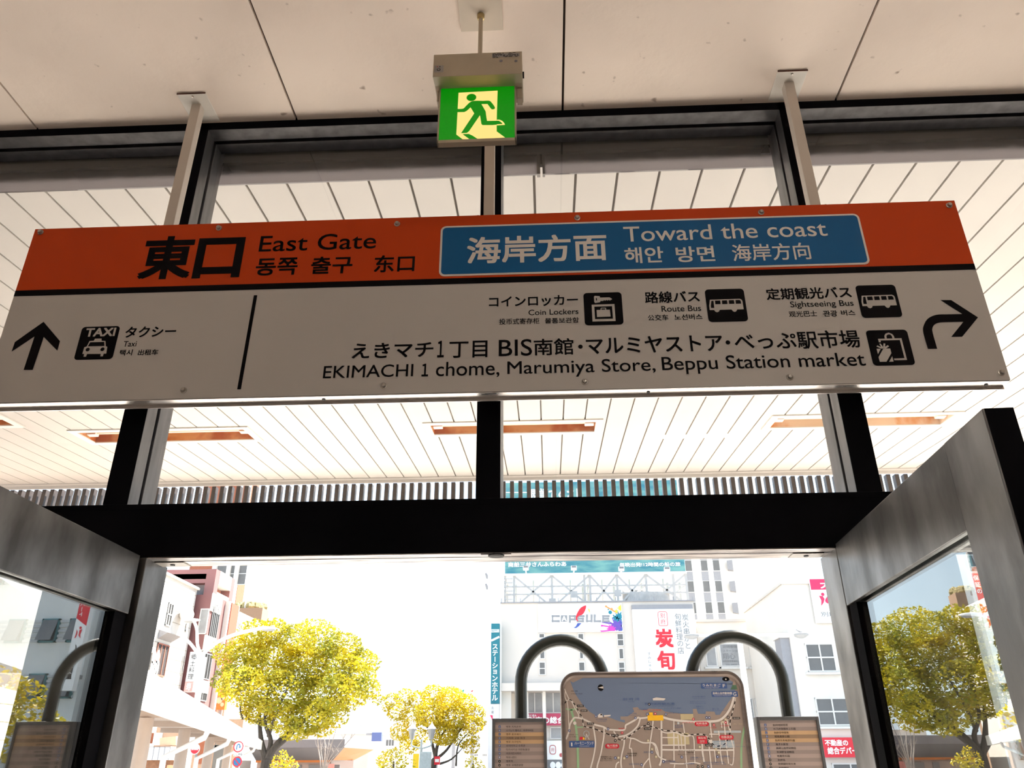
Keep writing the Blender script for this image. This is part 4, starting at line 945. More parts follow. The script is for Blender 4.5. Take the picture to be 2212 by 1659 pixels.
# list panels on the outer legs
M_STRIP = [mat('list_strip_a', (0.27, 0.205, 0.18), 0.5, noise=.04), mat('list_strip_b', (0.20, 0.15, 0.135), 0.5, noise=.04), mat('list_strip_gold', (0.38, 0.235, 0.125), 0.45, noise=.05), mat('list_strip_brown', (0.20, 0.125, 0.075), 0.5, noise=.05)]
ZLK = zo(1040, 1500, 10.435)
def list_panel(px0, px1, ptop, rows, x_in):
    yl = YK - 0.085
    Fp = Face((0, yl, 0), (1, 0, 0), (0, 0, 1))
    x0 = Fp.px(px0, 1600)[0]; x1 = Fp.px(px1, 1600)[0]; zt = Fp.px((px0 + px1) / 2, ptop)[1]; zb = 0.75
    fr = MB().box(x0, x1, yl + 0.004, yl + 0.10, zb, zt).box(x0, x0 + 0.020, yl - 0.008, yl + 0.004, zb, zt).box(x1 - 0.020, x1, yl - 0.008, yl + 0.004, zb, zt).box(x0 + 0.020, x1 - 0.020, yl - 0.008, yl + 0.004, zt - 0.024, zt).build('list_frame', M_LIST, kio, bevel=0.003)
    u0, u1 = x0 + 0.020, x1 - 0.020; top = zt - 0.024; hh = 0.0243
    b = MB(); t = MB()
    Fp.rect(b, u0, u1, top - 0.017, top, -0.003, 1)
    z = top - 0.017; wid = u1 - u0
    for i, (sty, body) in enumerate(rows):
        Fp.rect(b, u0, u1, z - hh, z, -0.003, sty)
        uc = u0 + wid * 0.095
        if i < 9:
            Fp.rect(t, uc - 0.0075, uc + 0.0075, z - hh * .82, z - hh * .14, -0.0022, 1)
            Fp.text(t, 'ABCDEFGHI'[i], uc - 0.0035, uc + 0.0035, z - hh * .70, z - hh * .28, -0.0014, 0.0, 2, res=2)
        else:
            Fp.disc(t, uc, z - hh * .5, 0.0085, -0.0022, 0, 14); Fp.disc(t, uc, z - hh * .5, 0.003, -0.0014, 2, 8)
        if body: Fp.text(t, body, u0 + wid * .23, u0 + wid * (.23 + min(0.56, 0.043 * len(body))), z - hh * .80, z - hh * .22, -0.0022, 0.0, 0, res=2)
        z -= hh
    Fp.rect(b, u0, u1, zb, z, -0.003, 0)
    b.build('list_strips', M_STRIP, fr); t.build('list_lettering', [M_INK, M_MBLU, M_ROAD], fr)
KR = ['벳푸 지옥온천', '스기노이 팰리스 · 아쿠아비트', '벳푸 로프웨이', '기지마 고원 파크', '벳푸 라쿠텐치', '우미타마고 수족관', '다카사키산 자연동물원', '아프리칸사파리', '하모니랜드', '벳푸역', '벳푸 국제관광항', '히가시 벳푸역', '벳푸대학역', '가메가와역', '', '']
CN = ['别府地狱巡游', '杉乃井宫殿水上乐园', '别府空中缆车', '城岛高原公园', '别府乐天地游乐园', '海洋水族馆', '高崎山自然动物园', '非洲野生动物园', '哈曼尼乐园', '别府站', '别府国际观光港', '东别府站', '别府大学站', '龟川站', '', '']
ST = [0, 1, 2, 3, 2, 1, 0, 1, 0, 1, 0, 1, 0, 1, 0, 1]
list_panel(1063, 1181, 1552, list(zip(ST, KR)), 1); list_panel(1640, 1776, 1548, list(zip(ST, CN)), -1)
# rails tying the legs
b = MB()
for za in (0.72, 0.90):
    b.tube([(aL[0], YK, za), (aR[1], YK, za)], 0.022, 10)
b.build('tie_rail', M_PIPE, kio, smooth=True)
# ================================================================ forecourt and street
struct(MB().box(-160, 160, 0.13, 9.0, -0.3, GZ).build('plaza_ground', mat('pale_paving', (0.70, 0.66, 0.61), 0.8, noise=0.12, nscale=1.2)))
struct(MB().box(-160, 160, 9.0, 26.0, -0.3, GZ - 0.10).build('road', mat('grey_asphalt', (0.30, 0.30, 0.30), 0.85, noise=0.15, nscale=3)))
struct(MB().box(-160, 160, 26.0, 220, -0.3, GZ - 0.02).build('street_ground', mat('street_paving', (0.45, 0.43, 0.40), 0.85, noise=0.12, nscale=0.6)))

M_WB = mat('white_building_paint', (0.72, 0.665, 0.60), 0.75, noise=0.05, nscale=0.6)
M_CB = mat('cream_building_paint', (0.65, 0.58, 0.515), 0.75, noise=0.05, nscale=0.5)
M_GB = mat('grey_building_panel', (0.74, 0.75, 0.74), 0.7, noise=0.06, nscale=0.8)
M_WIN = mat('window_glass_grey', (0.17, 0.165, 0.16), 0.4, noise=0.12, nscale=1.5, spec=0.2)
M_WINL = mat('curtained_window', (0.36, 0.36, 0.36), 0.5, noise=0.15, nscale=2.5)
M_WF = mat('window_frame_white', (0.70, 0.68, 0.65), 0.5, noise=0.04)
M_WIND = mat('dark_window_glass', (0.045, 0.043, 0.042), 0.5, noise=0.2, nscale=2, spec=0.1)
M_MAROON = mat('maroon_cladding', (0.25, 0.105, 0.10), 0.6, noise=0.08, nscale=1)
M_ORBR = mat('orange_brick', (0.32, 0.10, 0.05), 0.75, noise=0.15, nscale=6)
M_BEIGE = mat('beige_render', (0.30, 0.18, 0.11), 0.8, noise=0.05)
M_TEAL = mat('teal_sign_film', (0.004, 0.155, 0.20), 0.4, noise=0.05)
M_RED = mat('red_sign_film', (0.70, 0.012, 0.03), 0.4, noise=0.05)
M_PINK = mat('crimson_sign_film', (0.70, 0.02, 0.10), 0.4, noise=0.05)
M_SW = mat('white_sign_board', (0.88, 0.87, 0.86), 0.45, noise=0.03)
M_GREYINK = mat('grey_ink', (0.20, 0.20, 0.205), 0.5, noise=0.1)
M_LTRUSS = mat('pale_grey_steel_paint', (0.42, 0.41, 0.40), 0.5, noise=0.1, nscale=4)
M_TWHITE = mat('white_lamp_paint', (0.86, 0.86, 0.85), 0.35, noise=0.03)
M_YEL = mat('yellow_banner', (0.85, 0.55, 0.01), 0.6, noise=0.05)
M_ORANGE2 = mat('orange_banner', (0.85, 0.17, 0.02), 0.6, noise=0.1)
M_BARK = mat('dark_bark', (0.085, 0.072, 0.065), 0.9, noise=0.4, nscale=12, stretch=(1, 1, 0.3))
M_BARK2 = mat('pale_bark', (0.40, 0.35, 0.32), 0.9, noise=0.3, nscale=12)
M_LEAF = mat('young_green_leaves', (0.64, 0.50, 0.012), 0.55, col2=(0.20, 0.23, 0.02), nscale=0.9, ramp=(0.32, 0.66), trans=0.27)
M_LEAF2 = mat('yellow_green_leaves', (0.66, 0.50, 0.010), 0.55, col2=(0.38, 0.34, 0.02), nscale=1.1, ramp=(0.30, 0.62), trans=0.30)
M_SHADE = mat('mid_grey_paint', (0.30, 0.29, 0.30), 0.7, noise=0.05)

def PB(Y, x0, y0, x1, y1):
    """upright rectangle on the plane Y from opposite corners in the photograph: X0, X1, Z0, Z1"""
    xm, ym = (x0 + x1) / 2, (y0 + y1) / 2
    return at(x0, ym, Y=Y).x, at(x1, ym, Y=Y).x, at(xm, y1, Y=Y).z, at(xm, y0, Y=Y).z
def front(Y): return Face((0, Y, 0), (1, 0, 0), (0, 0, 1))
def window(parent, Y, px, cols=1, rows=1, glass_m=None, fw=0.05, sill=False, name='window'):
    X0, X1, Z0, Z1 = PB(Y, *px) if len(px) == 4 and not isinstance(px, tuple) else px
    b = MB()
    w = (X1 - X0 - fw) / cols; h = (Z1 - Z0 - fw) / rows
    for i in range(cols + 1): b.box(X0 + i * w, X0 + i * w + fw, Y - 0.05, Y + 0.01, Z0, Z1)
    for j in range(rows + 1): b.box(X0, X1, Y - 0.048, Y + 0.01, Z0 + j * h, Z0 + j * h + fw)
    if sill: b.box(X0 - 0.12, X1 + 0.12, Y - 0.16, Y, Z0 - 0.10, Z0 - 0.02)
    f = b.build(name, M_WF, parent)
    MB().box(X0 + 0.01, X1 - 0.01, Y - 0.022, Y - 0.002, Z0 + 0.01, Z1 - 0.01).build('pane', glass_m or M_WIN, f)
    return f
def signbox(name, label, cat, Y, px, depth, face_m, text=None, group=None):
    """a board standing on plane Y (its printed face), with real thickness; text: list of callables(face, root)"""
    X0, X1, Z0, Z1 = px if isinstance(px, tuple) else PB(Y, *px)
    t = thing(name, label, cat, ((X0 + X1) / 2, Y, Z0), group)
    p = MB().box(X0, X1, Y, Y + depth, Z0, Z1).build('board', face_m, t)
    return t, p, front(Y), (X0, X1, Z0, Z1)

# ---------------------------------------------------------------- white corner building with the signs on it
Y1 = 36.0
zc4 = zo(1040, 1180, 4.424); zt9 = zo(740, 1100, 2.9676)
X0, X1 = at(1083, 1400, Y=Y1).x, at(1508, 1400, Y=Y1).x
ZT = at(1290, 1301, Y=Y1).z; ZL = at(1150, 1477, Y=Y1).z; ZL2 = at(1150, 1494, Y=Y1).z
bd = thing('shop_building', 'white corner building with narrow grey windows and signs beyond the map board', 'building', ((X0 + X1) / 2, Y1 + 5, GZ))
MB().box(X0, X1, Y1, Y1 + 11, ZL, ZT).build('upper_wall', M_CB, bd)
b = MB().box(X0, X0 + 0.45, Y1, Y1 + 0.5, GZ, ZL2)
for u in (1138, 1176):
    xx = at(u, 1540, Y=Y1).x; b.box(xx - 0.07, xx + 0.07, Y1, Y1 + 0.3, GZ, ZL2)
b.box(X0, X1, Y1 + 0.9, Y1 + 11, GZ, ZL2)
b.build('lower_wall', M_WB, bd)
MB().box(X0, X1, Y1 - 0.45, Y1 + 11, ZL2, ZL).build('ledge', M_CB, bd)
b = MB().box(X0 - 0.05, X1 + 0.05, Y1 - 0.06, Y1 + 0.1, ZT, ZT + 0.05)
for k in range(11): b.box(X0 + k * 0.9 - 0.02, X0 + k * 0.9 + 0.02, Y1 - 0.05, Y1, ZT, ZT + 0.22)
b.build('roof_edge', M_SHADE, bd)
for c in ((548, 833, 605, 880), (556, 962, 607, 1078), (550, 1105, 612, 1232), (920, 833, 978, 905), (935, 962, 975, 1078), (928, 1105, 990, 1195), (1295, 833, 1360, 955), (1312, 975, 1360, 1080), (1310, 1105, 1372, 1230)):
    p, q = zc4(c[0], c[1]), zc4(c[2], c[3]); window(bd, Y1, [p[0], p[1], q[0], q[1]], 1, 2 if c[3] - c[1] > 118 else 1, M_WIN, 0.035)
for px in ([1137, 1494, 1173, 1541], [1177, 1494, 1213, 1541], [1188, 1570, 1214, 1597], [1217, 1494, 1300, 1541], [1304, 1494, 1400, 1541]):
    X = PB(Y1 + 0.9, *px); window(bd, Y1 + 0.9, tuple(X), 2 if px[2] - px[0] > 30 else 1, 1, M_WINL, 0.05)

# red fascia sign under the ledge
t, p, Fc, r = signbox('estate_signboard', 'crimson shop fascia with white lettering, half hidden behind the list panel and map', 'shop sign', Y1 + 0.55, [1137, 1541, 1235, 1567], 0.1, mat('faded_crimson_film', (0.50, 0.045, 0.11), .5, noise=.1))
b = MB(); A1, A2 = Fc.px(1139, 1548), Fc.px(1159, 1543); Fc.text(b, '温とほん', A1[0], A2[0], A1[1], A2[1], 0.02, 0.02)
A1, A2 = Fc.px(1140, 1563), Fc.px(1235, 1548); Fc.text(b, '別府の総合デ', A1[0], A2[0], A1[1], A2[1], 0.02, 0.03); b.build('lettering', M_SW, p)
# white board with a red seal lower down
t, p, Fc, r = signbox('seal_signboard', 'white shop board with a small red seal seen between list panel and map', 'shop sign', Y1 + 0.50, [1165, 1600, 1260, 1641], 0.1, M_SW)
b = MB(); A1, A2 = Fc.px(1188, 1629), Fc.px(1200, 1610); pts_ = rr(A1[0], A2[0], A1[1], A2[1], 0.09)
for i in range(len(pts_)): Fc.ribbon(b, [pts_[i], pts_[(i + 1) % len(pts_)]], 0.03, 0.02)
Fc.text(b, '府', A1[0] + .06, A2[0] - .06, A1[1] + .1, A2[1] - .1, 0.02); A1 = Fc.px(1212, 1631); Fc.disc(b, A1[0], A1[1], 0.08, 0.02); b.build('seal_mark', mat('faded_red_ink', (0.5, 0.10, 0.10), .5, noise=.1), p)
t, p, Fc, r = signbox('bubble_signboard', 'dark grey shop fascia with white round marks near the foot of the photo', 'shop sign', Y1 + 0.48, [1172, 1642, 1230, 1672], 0.1, M_GREYINK)
b = MB()
for u in (1194, 1206, 1218): q = Fc.px(u, 1653); Fc.disc(b, q[0], q[1], 0.12, 0.02, 0, 18, 0.14)
b.build('round_mark', M_SW, p)

# colourful sign with wide grey letters
Yc = Y1 - 0.12
t, p, Fc, (a0, a1, c0, c1) = signbox('colour_signboard', 'wide white sign with grey capitals, a red brush stroke and colourful paint splashes', 'shop sign', Yc, [zc4(541, 0)[0], zc4(0, 548)[1], zc4(1347, 0)[0], zc4(0, 820)[1]], 0.115, M_SW)
b = MB()
def sp(*ps): return [Fc.px(*zc4(*q)) for q in ps]
def bar(pts, w, m=0, h=0.012): Fc.ribbon(b, sp(*pts), w, h, m)
wl_ = 0.098
for ltr in ([(738, 668), (680, 668), (680, 716), (738, 716)], [(845, 722), (845, 668), (892, 668), (892, 700), (848, 700)], [(975, 668), (925, 668), (925, 692), (970, 692), (970, 717), (920, 717)], [(1008, 662), (1008, 716), (1052, 716), (1052, 662)], [(1082, 662), (1082, 717), (1134, 717)], [(1215, 668), (1162, 668), (1162, 717), (1215, 717)], [(1164, 692), (1210, 692)]):
    bar(ltr, wl_)
    for c in ltr: q = sp(c)[0]; Fc.rect(b, q[0] - wl_ / 2, q[0] + wl_ / 2, q[1] - wl_ / 2, q[1] + wl_ / 2, 0.0125, 0)
Fc.poly(b, sp((758, 660), (820, 660), (820, 722), (758, 722)), 0.012, 0)
q0, q1 = sp((768, 716))[0], sp((812, 668))[0]; Fc.text(b, 'A', q0[0], q1[0], q0[1], q1[1], 0.018, 0.02, 1)
Fc.poly(b, smooth_path(sp((975, 572), (1000, 568), (992, 610), (968, 650), (930, 668), (915, 690), (925, 715), (905, 705), (903, 670), (920, 630), (945, 592), (975, 572)), 4), 0.016, 2)
Fc.poly(b, sp((918, 735), (955, 735), (930, 765), (905, 782), (878, 780), (900, 768)), 0.016, 3)
Fc.poly(b, smooth_path(sp((1018, 590), (1034, 610), (1034, 636), (1022, 612), (1018, 590)), 4), 0.016, 4)
random.seed(3)
for (x, y, rr_, m, n_) in ((1325, 590, 24, 4, 7), (1290, 620, 14, 4, 6), (1315, 672, 34, 5, 9), (1230, 632, 16, 5, 0), (1290, 700, 26, 5, 8), (1285, 760, 52, 6, 11), (1330, 735, 26, 3, 7), (1330, 790, 28, 3, 7), (1240, 790, 36, 7, 11), (1245, 600, 10, 8, 0), (1190, 575, 9, 8, 0), (1212, 605, 6, 5, 0), (1262, 662, 7, 5, 0), (1150, 760, 10, 7, 4), (1140, 812, 8, 7, 3)):
    c = sp((x, y))[0]; R_p = rr_ * 0.0053
    if n_:
        pts_ = []
        for k in range(n_ * 2):
            r2 = R_p * (random.uniform(1.0, 1.55) if k % 2 else random.uniform(0.55, 0.8)); a = pi * k / n_
            pts_.append((min(c[0] + r2 * cos(a), a1 - .03), max(c[1] + r2 * sin(a), c0 + .03)))
        Fc.poly(b, smooth_path(pts_ + [pts_[0]], 3)[:-1], 0.012 + 0.0006 * m, m)
    else: Fc.disc(b, c[0], c[1], R_p, 0.012 + 0.0006 * m, m, 12)
for l_, m in (([(1185, 573), (1240, 605), (1300, 640)], 8), ([(1145, 757), (1210, 768), (1250, 780)], 7), ([(1142, 812), (1200, 808), (1240, 800)], 7), ([(1150, 725), (1210, 735), (1270, 745)], 6), ([(1250, 690), (1290, 665), (1335, 650)], 5)):
    Fc.ribbon(b, smooth_path(sp(*l_), 4), 0.06, 0.0115, m)
b.build('lettering_and_splashes', [mat('mid_grey_ink', (0.27, 0.27, 0.28), .5, noise=.1), M_SW, M_RED, mat('ink_blue', (0.05, 0.09, 0.36), .5, noise=.1), mat('ink_yellow', (0.75, 0.72, 0.05), .5, noise=.1), mat('ink_teal', (0.0, 0.20, 0.28), .5, noise=.1), mat('ink_purple', (0.14, 0.07, 0.40), .5, noise=.1), mat('ink_magenta', (0.62, 0.05, 0.42), .5, noise=.1), mat('ink_orange', (0.80, 0.28, 0.06), .5, noise=.1)], p)

# restaurant sign
Yr = Y1 - 0.25
X_ = (at(*zc4(1440, 600), Y=Yr).x + at(*zc4(1480, 1195), Y=Yr).x) / 2; Xb = (at(*zc4(2015, 600), Y=Yr).x + at(*zc4(2060, 900), Y=Yr).x) / 2
t, p, Fc, r = signbox('restaurant_signboard', 'tall white restaurant sign with two big red brush characters', 'shop sign', Yr, (X_, Xb, at(1430, 1466, Y=Yr).z, at(*zc4(1700, 600), Y=Yr).z), 0.22, M_SW)
MB().box(X_, Xb, Yr + 0.05, Yr + 0.24, r[3], at(*zc4(1700, 556), Y=Yr).z).build('top_band', M_SHADE, t)
def vcol(F_, parent, body, pc, top, bot, w, m, bold=0.0, name='lettering', Z=zc4):
    q0, q1 = F_.px(*Z(pc, top)), F_.px(*Z(pc, bot)); uw = abs(F_.px(*Z(pc + w, top))[0] - q0[0])
    b = MB(); F_.vtext(b, body, (q0[0] + q1[0]) / 2, q0[1], q1[1], uw, 0.012, bold); return b.build(name, m, parent)
vcol(Fc, p, '炭火串かと', 1960, 645, 985, 62, M_GREYINK); vcol(Fc, p, '旬鮮料理の店', 1890, 640, 1030, 62, M_GREYINK); vcol(Fc, p, 'すみしゅん', 1608, 1010, 1195, 32, M_GREYINK)
vcol(Fc, p, '炭旬', 1755, 775, 1195, 165, M_RED, 0.035, 'red_characters'); vcol(Fc, p, '別府', 1733, 635, 750, 46, M_RED, 0.0, 'seal_characters')
b = MB(); q0, q1 = Fc.px(*zc4(1696, 760)), Fc.px(*zc4(1770, 626)); pts_ = rr(q0[0], q1[0], q0[1], q1[1], 0.07)
for i in range(len(pts_)): Fc.ribbon(b, [pts_[i], pts_[(i + 1) % len(pts_)]], 0.022, 0.012)
b.build('seal_border', M_RED, p)

# roof billboard on its lattice
Yb = Y1 + 1.2
zb9 = zo(1280, 1180, 10.055); zb2 = zo(1060, 1190, 9.217)
xa, xb_ = at(1091, 1200, Y=Yb).x, at(1479, 1215, Y=Yb).x
zt_, zb_ = at(1285, 1040, Y=Yb).z, at(1285, 1237, Y=Yb).z
M_SEA2 = mat('billboard_sea_print', (0.012, 0.155, 0.215), 0.45, col2=(0.15, 0.34, 0.31), nscale=1.6, stretch=(0.55, 1, 2.2), ramp=(0.36, 0.68))
bb = thing('roof_billboard', 'large teal sea billboard with white lettering on a steel lattice above the white building', 'billboard', ((xa + xb_) / 2, Yb, ZT))
pb = MB().box(xa, xb_, Yb, Yb + 0.25, zb_, zt_).build('billboard_panel', M_SEA2, bb)
Fb = front(Yb)
def btext(body, p0, p1, bold, h=0.02):
    q0, q1 = Fb.px(*p0), Fb.px(*p1); b = MB(); Fb.text(b, body, q0[0], q1[0], q0[1], q1[1], h, bold); b.build('lettering', M_SW, pb)
btext('商船三井さんふらわあ', zb2(350, 322), zb2(1500, 215), 0.03)
btext('毎晩出発!12時間の船の旅', zb9(590, 450), zb9(1900, 345), 0.02)
btext('関西までゆったり快適な旅へ', zb9(590, 275), zb9(1880, 160), 0.02)
q0, q1 = at(1148, 1071, Y=Yb), at(1258, 1055, Y=Yb)
btext('関譚でぐさし', (1148, 1085), (1258, 1054), 0.03)
b = MB(); Fb.poly(b, [Fb.px(1092, 1063), Fb.px(1140, 1063), Fb.px(1140, 1065), Fb.px(1092, 1065)], 0.02); b.build('white_line', M_SW, pb)
MB().box(xa - 0.05, xb_ + 0.05, Yb - 0.05, Yb + 0.3, zb_ - 0.10, zb_ - 0.001).build('panel_sill', M_TWHITE, bb)
random.seed(21)
b = MB(); zlo = ZT; zhi = zb_ - 0.1
def strut(x0, z0, x1, z1, yy, w=0.09): b.beam((x0, yy, z0), (x1, yy, z1), w, w)
Wd = xb_ - xa; Hh = zhi - zlo
for yy in (Yb + 0.1, Yb + 2.2):
    for fx in (0.0, 0.05, 0.26, 0.44, 0.47, 0.62, 0.78, 0.93, 1.0): strut(xa + fx * Wd, zlo, xa + fx * Wd, zhi, yy, 0.11)
    for fz in (0.14, 0.42, 0.66): strut(xa, zlo + fz * Hh, xb_, zlo + fz * Hh, yy, 0.07)
for f0, f1 in ((0.05, 0.26), (0.26, 0.47), (0.47, 0.62), (0.62, 0.78), (0.78, 1.0)):
    strut(xa + f0 * Wd, zlo, xa + f1 * Wd, zhi, Yb + 0.1, 0.085); strut(xa + f1 * Wd, zlo, xa + f0 * Wd, zhi, Yb + 0.1, 0.085)
    fm = (f0 + f1) / 2; strut(xa + fm * Wd, zlo, xa + fm * Wd, zhi, Yb + 1.2, 0.07)
for fx in (0.0, 0.26, 0.47, 0.78, 1.0):
    for fz in (0.14, 0.66, 0.98): b.beam((xa + fx * Wd, Yb + 0.1, zlo + fz * Hh), (xa + (fx + random.uniform(-.03, .03)) * Wd, Yb + 2.2, zlo + fz * Hh), 0.08, 0.08)
for k in range(7): b.beam((xa - 0.0, Yb - 0.02, zlo + 0.2 + k * 0.2), (xa + 0.38, Yb - 0.02, zlo + 0.2 + k * 0.2), 0.05, 0.05)
b.build('lattice', M_LTRUSS, bb)
for fx, fz in ((0.38, 0.40), (0.26, 0.18), (0.62, 0.42), (0.78, 0.30)): MB().box(xa + fx * Wd - 0.17, xa + fx * Wd + 0.17, Yb + 0.04, Yb + 0.09, zlo + fz * Hh - 0.16, zlo + fz * Hh + 0.16).build('gusset_plate', M_LTRUSS, bb)
for i, (u, v) in enumerate((zb2(700, 340), zb2(1655, 340), zb9(625, 490), zb9(1615, 500))):
    q = at(u, v, Y=Yb - 0.9)
    f = thing('floodlight', 'small floodlight on an arm below the teal billboard, %s' % ['leftmost of four', 'second of four from the left', 'third of four from the left', 'rightmost of four'][i], 'floodlight', (q.x, q.y, q.z), 'floodlights below the billboard')
    MB().box(q.x - 0.14, q.x + 0.14, q.y - 0.10, q.y + 0.12, q.z - 0.10, q.z + 0.10).build('lamp_housing', M_TWHITE, f, bevel=0.02)
    MB().box(q.x - 0.11, q.x + 0.11, q.y - 0.112, q.y - 0.098, q.z - 0.01, q.z + 0.085).build('lamp_lens', M_GREYINK, f)
    MB().beam((q.x, q.y, q.z - 0.12), (q.x, Yb, zb_ - 0.06), 0.06, 0.06).box(q.x - 0.03, q.x + 0.03, q.y - 0.03, q.y + 0.03, q.z - 0.2, q.z - 0.09).build('lamp_arm', M_TWHITE, f)
# two small lamps on thin arms left of the lattice
for i, (v, va) in enumerate(((1244, 1253), (1267, 1272))):
    q = at(1051, v, Y=Yb); e = at(1092, va, Y=Yb)
    f = thing('bracket_lamp', ['upper', 'lower'][i] + ' of two small grey lamps on thin arms left of the billboard lattice', 'lamp', (q.x, Yb, q.z), 'bracket lamps beside the billboard')
    MB().tube([(q.x - 0.03, Yb, q.z + 0.13), (q.x + 0.02, Yb, q.z + 0.02), (q.x + 0.03, Yb, q.z - 0.14)], [0.06, 0.075, 0.04], 10).build('lamp_head', M_SHADE, f, smooth=True)
    MB().beam((q.x + 0.04, Yb + 0.03, q.z - 0.1), (e.x, Yb + 0.03, e.z), 0.025, 0.025).build('lamp_arm', M_TWHITE, f)
# corrugated screen on the roof
b = MB(); n_ = 44; xs0, xs1 = at(1348, 1290, Y=Y1 + 0.8).x, at(1452, 1290, Y=Y1 + 0.8).x; zs = at(1400, 1275, Y=Y1 + 0.8).z
R0 = (xs1 - xs0) / 2; vs = []
for k in range(n_ * 2 + 1):
    a = pi - pi * k / (n_ * 2); r_ = R0 * (1.0 if k % 2 else 0.965)
    zz = zs + 0.25 * (k < 8) * (1 - k / 8)
    vs += [((xs0 + xs1) / 2 + r_ * cos(a), Y1 + 1.6 - 0.45 * r_ * sin(a), ZT + 0.004), ((xs0 + xs1) / 2 + r_ * cos(a), Y1 + 1.6 - 0.45 * r_ * sin(a), zz)]
fs = [(2 * k, 2 * k + 2, 2 * k + 3, 2 * k + 1) for k in range(n_ * 2)]
fs.append(tuple(range(1, 2 * (n_ * 2 + 1), 2)))
b.add(vs, fs); o = b.build('corrugated_screen', mat('corrugated_grey', (0.46, 0.45, 0.44), 0.5, 0.2, noise=.2, nscale=3))
tag(o, 'curved grey corrugated enclosure on the white building roof under the billboard', 'roof enclosure')

# hotel sign
t, p, Fc, r = signbox('hotel_signboard', 'tall narrow teal hotel sign with white vertical lettering', 'hotel sign', Y1 - 0.6, [zt9(951, 0)[0], zt9(0, 732)[1], zt9(1006, 0)[0], zt9(0, 1247)[1]], 0.5, M_TEAL)
vcol(Fc, p, 'ステーションホテル', 977, 862, 1230, 40, M_SW, 0.02, Z=zt9)
b = MB(); Fc.ribbon(b, [Fc.px(*zt9(953, 843)), Fc.px(*zt9(1005, 818))], 0.09, 0.012); q0, q1 = Fc.px(*zt9(953, 790)), Fc.px(*zt9(1004, 770)); Fc.rect(b, q0[0], q1[0], q0[1], q1[1], 0.012); b.build('white_slash', M_SW, p)
b = MB(); q0, q1 = Fc.px(*zt9(956, 787)), Fc.px(*zt9(1001, 773)); Fc.text(b, 'BEPPU', q0[0], q1[0], q0[1], q1[1], 0.02); b.build('small_lettering', M_TEAL, p)
t, p, Fc, r = signbox('clinic_signboard', 'narrow pale grey upright sign below the teal hotel sign', 'shop sign', Y1 - 0.9, [1054, 1521, 1078, 1690], 0.4, mat('pale_grey_board', (0.62, 0.60, 0.60), .5, noise=.04))
b = MB(); q0 = Fc.px(1060, 1546); Fc.poly(b, [Fc.px(1058.5, 1545), Fc.px(1064, 1545), Fc.px(1064.5, 1550), Fc.px(1064, 1558), Fc.px(1061.5, 1551)], 0.012); b.build('red_mark', M_PINK, p)
b = MB(); Fc.vtext(b, '土産', Fc.px(1064, 1530)[0], Fc.px(1064, 1524)[1], Fc.px(1064, 1543)[1], 0.12, 0.012); b.build('lettering', M_GREYINK, p)
for v in (1562, 1594): pass

# ---------------------------------------------------------------- tower and low white blocks to the right
Y2 = 58.0
z14 = zo(1440, 1180, 5.267)
def zwin(parent, Y, c, **k):
    p, q = z14(c[0], c[1]), z14(c[2], c[3]); return window(parent, Y, [p[0], p[1], q[0], q[1]], **k)
xa2, xb2 = at(1478, 1250, Y=Y2).x, at(1690, 1250, Y=Y2).x
tw = thing('white_tower', 'tall white tower block with columns of small windows behind the billboard', 'building', ((xa2 + xb2) / 2, Y2 + 6, GZ))
MB().box(xa2 - 0.6, xb2, Y2, Y2 + 12, GZ, 27.0).build('wall', M_WB, tw)
zrow0 = at(1490, 1220, Y=Y2).z; dz = (at(1488, 1219, Y=Y2).z - at(1492, 1264, Y=Y2).z)
for uc in (1487, 1521, 1547):
    xx = at(uc, 1222, Y=Y2).x
    for k in range(-2, 4):
        zc = zrow0 - k * dz
        f = window(tw, Y2, (xx - 0.27, xx + 0.27, zc - 0.5, zc + 0.35), fw=0.03, glass_m=M_WIN)
        MB().box(xx - 0.26, xx + 0.26, Y2 - 0.012, Y2, zc - 0.55 - dz * 0.55, zc - 0.52).build('spandrel', M_SHADE, tw)
xx = at(1575, 1225, Y=Y2).x
for k in range(-2, 3):
    zc = at(1575, 1224, Y=Y2).z - k * dz
    b = MB(); b.prism([(xx - 0.24, Y2 - 0.5, zc + 0.34), (xx - 0.24, Y2 - 0.5, zc - 0.32), (xx + 0.10, Y2 - 0.8, zc - 0.44), (xx + 0.10, Y2 - 0.8, zc + 0.33)], (0.12, 0.5, 0.0)); b.build('service_box', M_SHADE, tw)

Y3 = 37.0
xa3, xb3 = at(1508, 1400, Y=Y3).x, at(1700, 1420, Y=Y3).x
lb = thing('low_white_building', 'low white building with a lettered window seen through the right arch pipe', 'building', ((xa3 + xb3) / 2, Y3 + 4, GZ))
zt3 = at(1600, 1343, Y=Y3).z
MB().box(xa3 + 0.02, xb3, Y3, Y3 + 8, GZ, zt3).build('wall', M_WB, lb)
MB().box(xa3 + 0.02, xb3 + 0.05, Y3 - 0.08, Y3 + 0.2, zt3, zt3 + 0.12).build('roof_edge', M_CB, lb)
zwin(lb, Y3, (445, 1140, 570, 1370), cols=1, glass_m=M_WINL, sill=True)
f = zwin(lb, Y3, (605, 1105, 875, 1372), cols=1, glass_m=M_WIN, sill=True)
zwin(lb, Y3, (945, 1150, 1050, 1372), cols=1, glass_m=M_WINL, sill=True)
Fl = front(Y3 - 0.03)
b = MB()
def ltx(body, x0, y0, x1, y1, m, bold=0.0):
    q0, q1 = Fl.px(*z14(x0, y1)), Fl.px(*z14(x1, y0)); Fl.text(b, body, q0[0], q1[0], q0[1], q1[1], 0.02, bold, m)
q0, q1 = Fl.px(*z14(622, 1366)), Fl.px(*z14(860, 1118)); Fl.rect(b, q0[0], q1[0], q0[1], q1[1], 0.01, 0)
